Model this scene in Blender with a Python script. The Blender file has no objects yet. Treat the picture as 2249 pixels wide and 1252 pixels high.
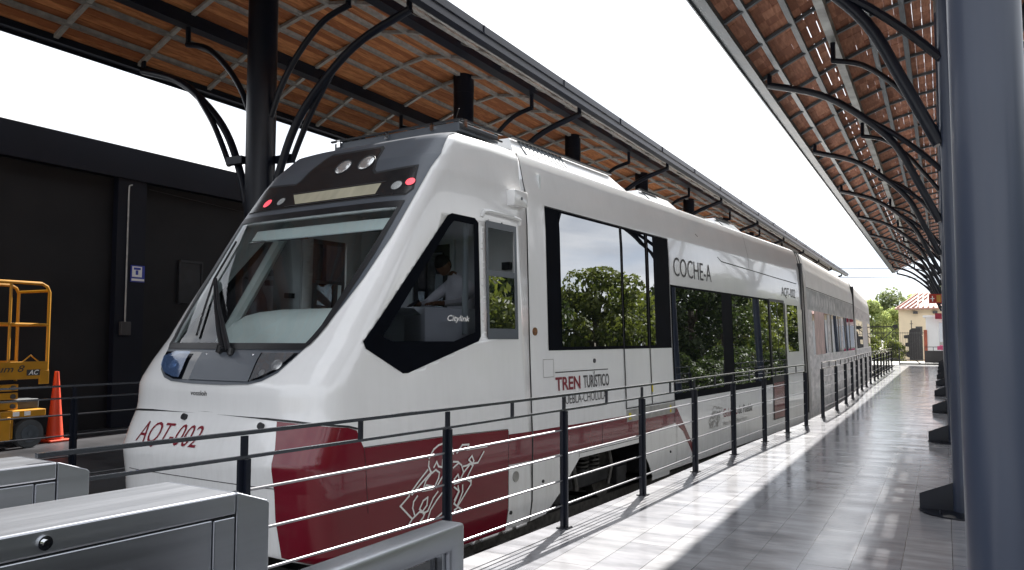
import bpy, bmesh, math, random
from mathutils import Vector, Matrix
from mathutils.geometry import tessellate_polygon
R = math.radians
random.seed(7)
SC = bpy.context.scene
COL = SC.collection

# ---------------------------------------------------------------- camera
F_PX, W_PX = 1780.0, 2249.0
cam_d = bpy.data.cameras.new("camera"); cam = bpy.data.objects.new("camera", cam_d); COL.objects.link(cam)
cam_d.sensor_width = 36.0; cam_d.lens = 36.0 * F_PX / W_PX
cam_d.clip_start = 0.05; cam_d.clip_end = 2000
cam.location = (0, 0, 1.55)
cam.rotation_euler = (R(90 + 3.825), 0, R(28.049))
SC.camera = cam
# ---------------------------------------------------------------- sky and sun
SUN_EL, SUN_AZ = 42.5, -9.5         # azimuth measured from +Y towards +X
w = bpy.data.worlds.new("World"); SC.world = w; w.use_nodes = True
nt = w.node_tree; N = nt.nodes; L = nt.links
for n in list(N): N.remove(n)
sky = N.new('ShaderNodeTexSky'); sky.sky_type = 'NISHITA'; sky.sun_disc = False
sky.sun_elevation = R(SUN_EL); sky.sun_rotation = R(SUN_AZ); sky.dust_density = 2.0; sky.altitude = 2100
bg = N.new('ShaderNodeBackground'); bg.inputs[1].default_value = 0.10
L.new(sky.outputs[0], bg.inputs[0])
tc = N.new('ShaderNodeTexCoord'); mp = N.new('ShaderNodeMapping'); mp.inputs['Scale'].default_value = (1, 1, 2.6)
nz = N.new('ShaderNodeTexNoise'); nz.inputs['Scale'].default_value = 3.2; nz.inputs['Detail'].default_value = 7; nz.inputs['Roughness'].default_value = .55
rp = N.new('ShaderNodeValToRGB'); rp.color_ramp.elements[0].position = .30; rp.color_ramp.elements[1].position = .50
rp.color_ramp.elements[0].color = (.80, .80, .80, 1); rp.color_ramp.elements[1].color = (1, 1, 1, 1)
cl = N.new('ShaderNodeValToRGB'); cl.color_ramp.elements[0].position = .35; cl.color_ramp.elements[1].position = .7
cl.color_ramp.elements[0].color = (.55, .59, .66, 1); cl.color_ramp.elements[1].color = (1.0, 1.0, 1.0, 1)
nz2 = N.new('ShaderNodeTexNoise'); nz2.inputs['Scale'].default_value = 5.5; nz2.inputs['Detail'].default_value = 6
bg2 = N.new('ShaderNodeBackground'); bg2.inputs[1].default_value = 0.54
mx = N.new('ShaderNodeMixShader'); ow = N.new('ShaderNodeOutputWorld')
L.new(tc.outputs['Generated'], mp.inputs[0]); L.new(mp.outputs[0], nz.inputs['Vector']); L.new(mp.outputs[0], nz2.inputs['Vector'])
L.new(nz.outputs[0], rp.inputs[0]); L.new(nz2.outputs[0], cl.inputs[0]); L.new(cl.outputs[0], bg2.inputs[0])
L.new(rp.outputs[0], mx.inputs[0]); L.new(bg.outputs[0], mx.inputs[1]); L.new(bg2.outputs[0], mx.inputs[2]); L.new(mx.outputs[0], ow.inputs[0])
sd_ = bpy.data.lights.new("sun", 'SUN'); sun = bpy.data.objects.new("sun", sd_); COL.objects.link(sun)
sd_.energy = 5.0; sd_.angle = R(0.6); sd_.color = (1, .96, .9)
el, az = R(SUN_EL), R(SUN_AZ)
sdir = Vector((math.sin(az) * math.cos(el), math.cos(az) * math.cos(el), math.sin(el)))
sun.rotation_euler = sdir.to_track_quat('Z', 'Y').to_euler()
vs = SC.view_settings; vs.view_transform = 'Standard'; vs.look = 'None'; vs.exposure = 1.85; vs.gamma = 1

# ---------------------------------------------------------------- materials
MATS = {}
def mat(name, col, rough=.5, metal=0.0, var=.12, scale=6.0, bump=0.0, bscale=40, coat=0.0, spec=.5, emit=None, estr=0, stretch=None, col2=None, rvar=0.0):
    if name in MATS: return MATS[name]
    m = bpy.data.materials.new(name); m.use_nodes = True; t = m.node_tree; b = t.nodes['Principled BSDF']
    b.inputs['Roughness'].default_value = rough; b.inputs['Metallic'].default_value = metal
    b.inputs['Specular IOR Level'].default_value = spec
    b.inputs['Coat Weight'].default_value = coat; b.inputs['Coat Roughness'].default_value = .04
    tc = t.nodes.new('ShaderNodeTexCoord'); mpn = t.nodes.new('ShaderNodeMapping'); t.links.new(tc.outputs['Object'], mpn.inputs[0])
    if stretch: mpn.inputs['Scale'].default_value = stretch
    n = t.nodes.new('ShaderNodeTexNoise'); n.inputs['Scale'].default_value = scale; n.inputs['Detail'].default_value = 5
    t.links.new(mpn.outputs[0], n.inputs['Vector'])
    r = t.nodes.new('ShaderNodeValToRGB'); r.color_ramp.elements[0].position = .3; r.color_ramp.elements[1].position = .7
    a = tuple(max(c * (1 - var), 0) for c in col); c2 = col2 if col2 else tuple(min(c * (1 + var), 1) for c in col)
    r.color_ramp.elements[0].color = (*a, 1); r.color_ramp.elements[1].color = (*c2, 1)
    t.links.new(n.outputs[0], r.inputs[0]); t.links.new(r.outputs[0], b.inputs['Base Color'])
    if rvar:
        mr = t.nodes.new('ShaderNodeMapRange'); mr.inputs[3].default_value = max(rough - rvar, .02); mr.inputs[4].default_value = rough + rvar
        t.links.new(n.outputs[0], mr.inputs[0]); t.links.new(mr.outputs[0], b.inputs['Roughness'])
    if bump:
        n2 = t.nodes.new('ShaderNodeTexNoise'); n2.inputs['Scale'].default_value = bscale; n2.inputs['Detail'].default_value = 3
        t.links.new(mpn.outputs[0], n2.inputs['Vector']); bp = t.nodes.new('ShaderNodeBump'); bp.inputs['Strength'].default_value = bump; bp.inputs['Distance'].default_value = .01
        t.links.new(n2.outputs[0], bp.inputs['Height']); t.links.new(bp.outputs[0], b.inputs['Normal'])
    if emit: b.inputs['Emission Color'].default_value = (*emit, 1); b.inputs['Emission Strength'].default_value = estr
    MATS[name] = m; return m
def glass(name, tint, refl=.06, rough=.0, trans=1.0, dark=(.01, .012, .014)):
    m = bpy.data.materials.new(name); m.use_nodes = True; t = m.node_tree; nn = t.nodes; l = t.links
    for n in list(nn): nn.remove(n)
    o = nn.new('ShaderNodeOutputMaterial'); tr = nn.new('ShaderNodeBsdfTransparent'); tr.inputs[0].default_value = (*tint, 1)
    df = nn.new('ShaderNodeBsdfDiffuse'); df.inputs[0].default_value = (*dark, 1)
    m1 = nn.new('ShaderNodeMixShader'); m1.inputs[0].default_value = trans; l.new(df.outputs[0], m1.inputs[1]); l.new(tr.outputs[0], m1.inputs[2])
    gl = nn.new('ShaderNodeBsdfGlossy'); gl.inputs['Roughness'].default_value = rough; gl.inputs[0].default_value = (.95, .97, 1, 1)
    fr = nn.new('ShaderNodeFresnel'); fr.inputs[0].default_value = 1.5
    ad = nn.new('ShaderNodeMath'); ad.operation = 'ADD'; ad.inputs[1].default_value = refl; ad.use_clamp = True; l.new(fr.outputs[0], ad.inputs[0])
    m2 = nn.new('ShaderNodeMixShader'); l.new(ad.outputs[0], m2.inputs[0]); l.new(m1.outputs[0], m2.inputs[1]); l.new(gl.outputs[0], m2.inputs[2]); l.new(m2.outputs[0], o.inputs[0])
    MATS[name] = m; return m

WHITE = mat('train_white', (.84, .845, .85), .16, 0, .035, 1.5, coat=.6, bump=.02, bscale=2.5)
def grime(m, amount):
    t = m.node_tree; l = t.links; nn = t.nodes; b = nn['Principled BSDF']; src = b.inputs['Base Color'].links[0].from_socket
    tc = nn.new('ShaderNodeTexCoord'); sp = nn.new('ShaderNodeSeparateXYZ'); l.new(tc.outputs['Object'], sp.inputs[0])
    mp_ = nn.new('ShaderNodeMapping'); mp_.inputs['Scale'].default_value = (7, 7, .7); l.new(tc.outputs['Object'], mp_.inputs[0])
    n = nn.new('ShaderNodeTexNoise'); n.inputs['Scale'].default_value = 2.2; n.inputs['Detail'].default_value = 8; n.inputs['Roughness'].default_value = .7; l.new(mp_.outputs[0], n.inputs['Vector'])
    h = nn.new('ShaderNodeMapRange'); h.inputs[1].default_value = -.45; h.inputs[2].default_value = 1.1; h.inputs[3].default_value = 1; h.inputs[4].default_value = .16; l.new(sp.outputs[2], h.inputs[0])
    r = nn.new('ShaderNodeMapRange'); r.inputs[1].default_value = .42; r.inputs[2].default_value = .75; r.inputs[4].default_value = amount; l.new(n.outputs[0], r.inputs[0])
    mu = nn.new('ShaderNodeMath'); mu.operation = 'MULTIPLY'; l.new(h.outputs[0], mu.inputs[0]); l.new(r.outputs[0], mu.inputs[1])
    mx = nn.new('ShaderNodeMix'); mx.data_type = 'RGBA'; l.new(mu.outputs[0], mx.inputs[0]); l.new(src, mx.inputs[6]); mx.inputs[7].default_value = (.20, .165, .12, 1); l.new(mx.outputs[2], b.inputs['Base Color'])
grime(WHITE, .22)
RED = mat('train_red', (.155, .004, .016), .2, 0, .06, 2, coat=.5)
GREY = mat('mask_grey', (.085, .098, .118), .38, .1, .06, 3, coat=.1)
BLACK = mat('rubber_black', (.010, .011, .014), .42, 0, .3, 8)
GLOSSBLK = mat('gloss_black', (.006, .007, .010), .06, 0, .2, 4, coat=.5)
SEAMB = mat('seam_black', (.012, .012, .014), .7, 0, .1, 8)
NAVY = mat('navy_steel', (.005, .007, .014), .36, .0, .25, 3, bump=.03, bscale=8, spec=.35)
BLUECOL = mat('column_blue_grey', (.038, .050, .082), .36, .0, .10, 1.5, bump=.03, bscale=5, coat=.1)
BRIGHTR = mat('rail_steel', (.16, .16, .17), .30, .8, .15, 10)
FRIT = mat('frit_black', (.003, .004, .007), .5, 0, .2, 4, spec=.02)
RAILN = mat('navy_rail', (.035, .039, .048), .25, .0, .15, 6, spec=.8, coat=.6)
GALV = mat('galvanised', (.34, .335, .32), .5, .25, .25, 9, rvar=.1)
GALVD = mat('grey_purlin', (.085, .10, .115), .45, .3, .3, 5, rvar=.1)
STEEL = mat('brushed_steel', (.47, .49, .53), .34, 1.0, .05, 30, stretch=(1, .04, 1), bump=.03, bscale=60, rvar=.05)
CHROME = mat('chrome', (.75, .76, .78), .06, 1.0, .03, 5)
LAMPC = mat('lamp_reflector', (.85, .86, .86), .12, .75, .1, 40, bump=.5, bscale=45)
TEAL = mat('dash_teal', (.62, .69, .68), .5, 0, .05, 3)
INTG = mat('cab_grey', (.70, .73, .74), .6, 0, .08, 3)
INTD = mat('cab_dark', (.03, .035, .04), .6, 0, .1, 3)
TXTD = mat('letter_grey', (.045, .043, .045), .5, 0, .05, 5)
TXTR = mat('letter_red', (.20, .006, .02), .4, 0, .05, 5)
TXTW = mat('letter_white', (.82, .81, .80), .5, 0, .03, 5)
LGREY = mat('letter_pale_grey', (.30, .29, .28), .5, 0, .05, 5)
YEL = mat('lift_orange', (.50, .23, .012), .4, 0, .12, 5, bump=.02, coat=.2)
CONE = mat('cone_orange', (.58, .05, .014), .5, 0, .08, 4)
TYRE = mat('tyre_grey', (.06, .065, .07), .7, 0, .2, 9)
DARKW = mat('dark_wall', (.0035, .0035, .006), .55, 0, .3, 1.1, bump=.25, bscale=5, spec=.35, col2=(.012, .012, .014), rvar=.15)
DARKN = mat('dark_navy_wall', (.0045, .006, .013), .5, 0, .2, 1.0, spec=.3)
GLW = glass('windshield_glass', (.92, .96, .96), .0)
PANELB = mat('lamp_panel_grey', (.020, .020, .022), .22, 0, .2, 4, spec=.4)
GLS = glass('cab_side_glass', (.50, .51, .56), -.055)
GLP = glass('passenger_glass', (.2, .24, .26), .30, .0, .22, (.008, .010, .012))
GLB = glass('blue_lamp_glass', (.45, .6, .85), .04, .05, .55, (.10, .17, .34))
GLC = glass('clear_lamp_glass', (.8, .8, .8), .03, .05, .6, (.25, .26, .28))
GLD = glass('rear_car_glass', (.2, .24, .26), .02, .0, .15, (.008, .010, .012))
YELP = mat('yellow_paint', (.62, .50, .02), .5, 0, .1, 5)
LEDR = mat('red_lamp', (.65, .03, .05), .35, 0, .5, 220, emit=(1, .05, .08), estr=.35, col2=(.9, .3, .33))
LEDW = mat('white_led_lamp', (.32, .34, .35), .4, .3, .5, 230, col2=(.75, .78, .78))
CREAMD = mat('display_cream', (.40, .375, .28), .5, 0, .15, 4, stretch=(1, 2.2, .1))
BRONZE = mat('bronze_lock', (.22, .10, .04), .4, .6, .5, 40)
CREAM = mat('cream_wall', (.72, .60, .43), .8, 0, .1, 1)
ROOFT = mat('roof_tile_red', (.36, .20, .165), .8, 0, .3, 2.0)
WPAINT = mat('white_wall_paint', (.80, .80, .80), .7, 0, .04, 1)
BRICKR = mat('red_trim', (.38, .10, .06), .7, 0, .2, 3)
SIGNR = mat('sign_red', (.42, .03, .015), .5, 0, .1, 3)
SIGNY = mat('sign_amber', (.50, .28, .05), .5, 0, .15, 6)
SIGNM = mat('sign_maroon', (.22, .01, .03), .5, 0, .1, 3)
SIGNB = mat('sign_blue', (.03, .05, .35), .5, 0, .1, 3)
BARK = mat('bark', (.07, .055, .04), .9, 0, .3, 12, bump=.3, bscale=20)
SKIN = mat('skin', (.20, .10, .06), .6, 0, .08, 8)
SHIRT = mat('white_shirt', (.70, .70, .74), .8, 0, .05, 14, bump=.3, bscale=18)
HAIR = mat('dark_hair', (.01, .008, .007), .7, 0, .2, 30)
TROUS = mat('dark_trousers', (.015, .015, .02), .8, 0, .2, 10)
TRKD = mat('bogie_dark', (.018, .018, .020), .6, .2, .4, 12, bump=.2, bscale=14)
TRKM = mat('bogie_metal', (.10, .095, .09), .5, .5, .5, 14)

def floor_mat():
    m = bpy.data.materials.new('stone_tiles'); m.use_nodes = True; t = m.node_tree; b = t.nodes['Principled BSDF']; l = t.links; nn = t.nodes
    tc = nn.new('ShaderNodeTexCoord'); mp1 = nn.new('ShaderNodeMapping'); l.new(tc.outputs['Object'], mp1.inputs[0])
    mp1.inputs['Rotation'].default_value = (0, 0, R(90))
    br = nn.new('ShaderNodeTexBrick'); l.new(mp1.outputs[0], br.inputs['Vector'])
    br.inputs['Scale'].default_value = 1; br.inputs['Brick Width'].default_value = 1.2; br.inputs['Row Height'].default_value = .311
    br.inputs['Mortar Size'].default_value = .0035; br.inputs['Mortar Smooth'].default_value = .3; br.offset = .37
    br.inputs['Color1'].default_value = (.215, .217, .235, 1); br.inputs['Color2'].default_value = (.285, .287, .30, 1); br.inputs['Mortar'].default_value = (.10, .10, .10, 1)
    mp2 = nn.new('ShaderNodeMapping'); l.new(tc.outputs['Object'], mp2.inputs[0]); mp2.inputs['Scale'].default_value = (1.0, 3.4, 1)
    n1 = nn.new('ShaderNodeTexNoise'); n1.inputs['Scale'].default_value = 2.2; n1.inputs['Detail'].default_value = 8; n1.inputs['Roughness'].default_value = .62; l.new(mp2.outputs[0], n1.inputs['Vector'])
    mr = nn.new('ShaderNodeMapRange'); mr.inputs[1].default_value = .3; mr.inputs[2].default_value = .7; mr.inputs[3].default_value = .72; mr.inputs[4].default_value = 1.25; l.new(n1.outputs[0], mr.inputs[0])
    mu = nn.new('ShaderNodeMix'); mu.data_type = 'RGBA'; mu.blend_type = 'MULTIPLY'; mu.inputs[0].default_value = 1
    l.new(br.outputs['Color'], mu.inputs[6]); l.new(mr.outputs[0], mu.inputs[7]); l.new(mu.outputs[2], b.inputs['Base Color'])
    n3 = nn.new('ShaderNodeTexNoise'); n3.inputs['Scale'].default_value = 1.1; n3.inputs['Detail'].default_value = 6; l.new(mp2.outputs[0], n3.inputs['Vector'])
    mr2 = nn.new('ShaderNodeMapRange'); mr2.inputs[1].default_value = .3; mr2.inputs[2].default_value = .7; mr2.inputs[3].default_value = .10; mr2.inputs[4].default_value = .22; l.new(n3.outputs[0], mr2.inputs[0])
    l.new(mr2.outputs[0], b.inputs['Roughness']); b.inputs['Specular IOR Level'].default_value = .55
    bp = nn.new('ShaderNodeBump'); bp.inputs['Strength'].default_value = .08; bp.inputs['Distance'].default_value = .006
    n4 = nn.new('ShaderNodeTexNoise'); n4.inputs['Scale'].default_value = 3; n4.inputs['Detail'].default_value = 5; l.new(mp2.outputs[0], n4.inputs['Vector'])
    su = nn.new('ShaderNodeMath'); su.operation = 'SUBTRACT'; l.new(n4.outputs[0], su.inputs[0]); l.new(br.outputs['Fac'], su.inputs[1])
    l.new(su.outputs[0], bp.inputs['Height']); l.new(bp.outputs[0], b.inputs['Normal'])
    return m
FLOOR = floor_mat()
def tile_mat(name, ca, cb):
    m = bpy.data.materials.new(name); m.use_nodes = True; t = m.node_tree; b = t.nodes['Principled BSDF']; l = t.links; nn = t.nodes
    tc = nn.new('ShaderNodeTexCoord'); n1 = nn.new('ShaderNodeTexNoise'); n1.inputs['Scale'].default_value = 5; n1.inputs['Detail'].default_value = 6
    mpx = nn.new('ShaderNodeMapping'); mpx.inputs['Scale'].default_value = (6, .8, 6); l.new(tc.outputs['Object'], mpx.inputs[0]); l.new(mpx.outputs[0], n1.inputs['Vector'])
    g = nn.new('ShaderNodeAttribute'); g.attribute_name = 'tint'; 
    a = nn.new('ShaderNodeMath'); a.operation = 'ADD'; l.new(n1.outputs[0], a.inputs[0]); l.new(g.outputs['Fac'], a.inputs[1])
    r = nn.new('ShaderNodeValToRGB'); r.color_ramp.elements[0].position = .35; r.color_ramp.elements[1].position = 1.3 if False else 1.0
    r.color_ramp.elements[0].color = (*ca, 1); r.color_ramp.elements[1].color = (*cb, 1)
    l.new(a.outputs[0], r.inputs[0]); l.new(r.outputs[0], b.inputs['Base Color']); b.inputs['Roughness'].default_value = .75
    return m
TILE_A = tile_mat('clay_tile_orange', (.30, .10, .036), (.74, .32, .125))
TILE_B = tile_mat('clay_tile_brown', (.22, .082, .046), (.50, .235, .145))

# ---------------------------------------------------------------- mesh helpers
class MB:
    def __init__(s): s.v = []; s.f = []; s.t = []
    def add(s, vs, fs, tint=None):
        o = len(s.v); s.v += [tuple(v) for v in vs]; s.f += [tuple(i + o for i in f) for f in fs]
        s.t += [tint if tint is not None else 0.0] * len(fs)
        return s
    def hexa(s, p, tint=None):
        return s.add(p, [(0, 3, 2, 1), (4, 5, 6, 7), (0, 1, 5, 4), (1, 2, 6, 5), (2, 3, 7, 6), (3, 0, 4, 7)], tint)
    def box(s, x0, x1, y0, y1, z0, z1, tint=None):
        return s.hexa([(x0, y0, z0), (x1, y0, z0), (x1, y1, z0), (x0, y1, z0), (x0, y0, z1), (x1, y0, z1), (x1, y1, z1), (x0, y1, z1)], tint)
    def bar(s, p, q, wd, ht, up=(0, 0, 1)):
        p, q = Vector(p), Vector(q); d = (q - p).normalized(); sx = d.cross(Vector(up))
        if sx.length < 1e-5: sx = d.cross(Vector((0, 1, 0)))
        sx = sx.normalized() * wd / 2; u = sx.cross(d).normalized() * ht / 2
        return s.hexa([p - sx - u, p + sx - u, q + sx - u, q - sx - u, p - sx + u, p + sx + u, q + sx + u, q - sx + u])
    def tube(s, pts, r, n=8, caps=True):
        pts = [Vector(p) for p in pts]; rr = r if isinstance(r, (list, tuple)) else [r] * len(pts)
        vs = []; ref = None
        for i, p in enumerate(pts):
            d = (pts[min(i + 1, len(pts) - 1)] - pts[max(i - 1, 0)]).normalized()
            if ref is None:
                ref = d.cross(Vector((0, 0, 1)));
                if ref.length < 1e-3: ref = d.cross(Vector((0, 1, 0)))
            a = (ref - d * ref.dot(d)).normalized(); ref = a; b = d.cross(a)
            for k in range(n):
                t = 2 * math.pi * k / n; vs.append(p + (a * math.cos(t) + b * math.sin(t)) * rr[i])
        fs = []
        for i in range(len(pts) - 1):
            for k in range(n):
                fs.append((i * n + k, i * n + (k + 1) % n, (i + 1) * n + (k + 1) % n, (i + 1) * n + k))
        if caps: fs.append(tuple(range(n - 1, -1, -1))); fs.append(tuple(range((len(pts) - 1) * n, len(pts) * n)))
        return s.add(vs, fs)
    def prism(s, poly, y0, y1, axis='y'):      # poly in the two other axes, extruded along axis
        n = len(poly)
        def mk(a, b, c): return (a, c, b) if axis == 'y' else ((c, a, b) if axis == 'x' else (a, b, c))
        vs = [mk(a, b, y0) for a, b in poly] + [mk(a, b, y1) for a, b in poly]
        fs = [tuple(range(n)), tuple(range(2 * n - 1, n - 1, -1))] + [(i, i + n, (i + 1) % n + n, (i + 1) % n) for i in range(n)]
        return s.add(vs, fs)
    def sphere(s, c, r, nu=14, nv=9):
        c = Vector(c); r = r if isinstance(r, (tuple, list)) else (r, r, r); vs = [c + Vector((0, 0, r[2]))]
        for j in range(1, nv):
            ph = math.pi * j / nv
            for i in range(nu):
                th = 2 * math.pi * i / nu; vs.append(c + Vector((r[0] * math.sin(ph) * math.cos(th), r[1] * math.sin(ph) * math.sin(th), r[2] * math.cos(ph))))
        vs.append(c - Vector((0, 0, r[2]))); fs = []
        for i in range(nu): fs.append((0, 1 + i, 1 + (i + 1) % nu)); fs.append((len(vs) - 1, 1 + (nv - 2) * nu + (i + 1) % nu, 1 + (nv - 2) * nu + i))
        for j in range(nv - 2):
            for i in range(nu): a = 1 + j * nu; fs.append((a + i, a + nu + i, a + nu + (i + 1) % nu, a + (i + 1) % nu))
        return s.add(vs, fs)
    def build(s, name, m, parent=None, smooth=False, bevel=0, seg=2, recalc=True, link=True):
        me = bpy.data.meshes.new(name); me.from_pydata(s.v, [], s.f)
        if any(s.t):
            at = me.attributes.new('tint', 'FLOAT', 'FACE'); at.data.foreach_set('value', s.t)
        me.update()
        if recalc or bevel:
            bm = bmesh.new(); bm.from_mesh(me); bmesh.ops.recalc_face_normals(bm, faces=bm.faces)
            if bevel: bmesh.ops.bevel(bm, geom=[e for e in bm.edges if len(e.link_faces) == 2 and e.calc_face_angle(0) > .5], offset=bevel, segments=seg, affect='EDGES', profile=.5)
            bm.to_mesh(me); bm.free()
        me.materials.append(m)
        if smooth:
            for p in me.polygons: p.use_smooth = True
            me.set_sharp_from_angle(angle=R(38))
        o = bpy.data.objects.new(name, me); COL.objects.link(o)
        if parent: o.parent = parent
        return o
def tag(o, label=None, cat=None, group=None, kind=None):
    if label: o['label'] = label
    if cat: o['category'] = cat
    if group: o['group'] = group
    if kind: o['kind'] = kind
    return o
def empty(name, loc=(0, 0, 0), rz=0):
    o = bpy.data.objects.new(name, None); COL.objects.link(o); o.location = loc; o.rotation_euler = (0, 0, rz); o.empty_display_size = .3
    return o
KIDS = {}
def copy_tree(o, parent=None):
    c = o.copy(); COL.objects.link(c); c.parent = parent
    for ch in [x for x in bpy.data.objects if x.parent == o]: copy_tree(ch, c)
    return c
def text_mesh(body, size, shear=0.0, sx=1.0, bold=0.0, align='LEFT'):
    cu = bpy.data.curves.new('t', 'FONT'); cu.body = body; cu.size = size; cu.shear = shear; cu.align_x = align; cu.offset = bold; cu.resolution_u = 3
    o = bpy.data.objects.new('t', cu); COL.objects.link(o); dg = bpy.context.evaluated_depsgraph_get(); dg.update()
    me = bpy.data.meshes.new_from_object(o.evaluated_get(dg)); bpy.data.objects.remove(o)
    vs = [(v.co.x * sx, v.co.y) for v in me.vertices]; fs = [tuple(p.vertices) for p in me.polygons]
    bpy.data.meshes.remove(me); return vs, fs
def text_fit(body, w_, h_, shear=0.0, bold=0.0):
    vs, fs = text_mesh(body, 1.0, shear, 1.0, bold)
    x0 = min(v[0] for v in vs); x1 = max(v[0] for v in vs); y0 = min(v[1] for v in vs); y1 = max(v[1] for v in vs)
    return [((v[0] - x0) / (x1 - x0) * w_, (v[1] - y0) / (y1 - y0) * h_) for v in vs], fs
def strokes_flat(polys, wd):     # 2D ribbons for line art
    vs = []; fs = []
    for k, pl in enumerate(polys):
        for a, b in zip(pl, pl[1:]):
            dx, dy = b[0] - a[0], b[1] - a[1]; l = math.hypot(dx, dy)
            if l < 1e-6: continue
            ux, uy = dx / l * wd * .5, dy / l * wd * .5; o = len(vs)
            vs += [(a[0] - ux - uy, a[1] - uy + ux), (a[0] - ux + uy, a[1] - uy - ux), (b[0] + ux + uy, b[1] + uy - ux), (b[0] + ux - uy, b[1] + uy + ux)]
            fs.append((o, o + 1, o + 2, o + 3))
    return vs, fs

# ================================================================ TRAM
# ---- nose surface: parameter s runs round the plan curve of the cab, z is height
def lerp_tab(T,z,k):
    if z<=T[0][0]: return T[0][k]
    for a,b in zip(T,T[1:]):
        if z<=b[0]:
            t=(z-a[0])/(b[0]-a[0]); return a[k]*(1-t)+b[k]*t
    return T[-1][k]
#   z, half width
WT=[(-.45,1.29),(-.2,1.33),(.5,1.335),(1.5,1.30),(2.3,1.28),(2.8,1.268),(3.19,1.243),(3.3,1.216),(3.44,1.186),(3.55,1.162),(3.65,1.12),(3.70,1.04),(3.74,.9)]
#   z, Xcentre, D, n
NT=[(-.45,-1.9,.5,3.2),(-.15,-2.17,.5,3.4),(.35,-2.2,.5,3.6),(.56,-2.22,.5,3.8),(.75,-2.15,.5,4),(.92,-2.08,.5,4),(1.16,-2.08,.5,3.8),(1.36,-1.96,.5,3.6),
 (1.57,-1.78,.48,3.8),(1.84,-1.585,.45,4.2),(2.28,-1.265,.42,4.6),(2.8,-.90,.40,5),(3.34,-.50,.36,5),(3.60,-.22,.34,5),(3.68,-.02,.32,5),(3.74,.2,.3,5)]
XS=1.08
def wid(z): return lerp_tab(WT,z,1)
_c={}
def plan(z):
    k=round(z,4)
    if k in _c: return _c[k]
    w=wid(z); Xc,D,n=(lerp_tab(NT,z,i) for i in (1,2,3))
    pts=[(XS,-w)]
    N=26
    for i in range(N+1):
        a=math.pi/2*(1-i/N)   # a=90deg: side ; 0: front centre
        yy=w*math.sin(a)**(2/n); xx=Xc+D*(1-math.cos(a)**(2/n)) if a<math.pi/2-1e-9 else Xc+D
        pts.append((xx,-yy))
    pts+= [(x,-y) for x,y in reversed(pts[:-1])]
    L=[0]
    for p,q in zip(pts,pts[1:]): L.append(L[-1]+math.hypot(q[0]-p[0],q[1]-p[1]))
    L=[l/L[-1] for l in L]
    _c[k]=(pts,L); return _c[k]
def P(s,z):
    pts,L=plan(z)
    s=min(max(s,0),1)
    lo,hi=0,len(L)-1
    while hi-lo>1:
        m=(lo+hi)//2
        if L[m]<=s: lo=m
        else: hi=m
    t=(s-L[lo])/max(L[hi]-L[lo],1e-12)
    return (pts[lo][0]*(1-t)+pts[hi][0]*t, pts[lo][1]*(1-t)+pts[hi][1]*t, z)
def s_of_y(y,z):   # front elevation
    pts,L=plan(z); h=len(pts)
    for i in range(1,h-2):
        if pts[i][1]<=y<=pts[i+1][1]:
            t=(y-pts[i][1])/max(pts[i+1][1]-pts[i][1],1e-9); return L[i]*(1-t)+L[i+1]*t
    return L[1] if y<0 else 1-L[1]
def s_of_x(x,z,near=True):
    pts,L=plan(z); h=len(pts)//2
    r=0.5
    for i in range(h):
        if pts[i][0]>=x>=pts[i+1][0]:
            t=(pts[i][0]-x)/max(pts[i][0]-pts[i+1][0],1e-9); r=L[i]*(1-t)+L[i+1]*t; break
    return r if near else 1-r

def nrm(s, z):
    e = 1e-3
    a = Vector(P(min(s + e, 1), z)) - Vector(P(max(s - e, 0), z)); b = Vector(P(s, z + .01)) - Vector(P(s, z - .01))
    n = a.cross(b).normalized()
    c = Vector(P(s, z)) - Vector((.6, 0, z))
    return n if n.dot(c) > 0 else -n
def SP(s, z, off=0.0):
    p = Vector(P(s, z))
    return p + nrm(s, z) * off if off else p
def dens(pts, step=.05, closed=True):
    out = []; n = len(pts)
    for i in range(n if closed else n - 1):
        a, b = pts[i], pts[(i + 1) % n]; l = math.hypot(b[0] - a[0], b[1] - a[1]); k = max(1, int(l / step))
        for j in range(k): out.append((a[0] + (b[0] - a[0]) * j / k, a[1] + (b[1] - a[1]) * j / k))
    if not closed: out.append(pts[-1])
    return out
def fy(pts, closed=True): return [(s_of_y(y, z), z) for y, z in dens(pts, .05, closed)]
def fx(pts, near=True, closed=True): return [(s_of_x(x, z, near), z) for x, z in dens(pts, .05, closed)]
def mirror(l): return [(-y, z) for y, z in reversed(l)]
def smirror(l): return [(1 - s, z) for s, z in reversed(l)]
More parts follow.
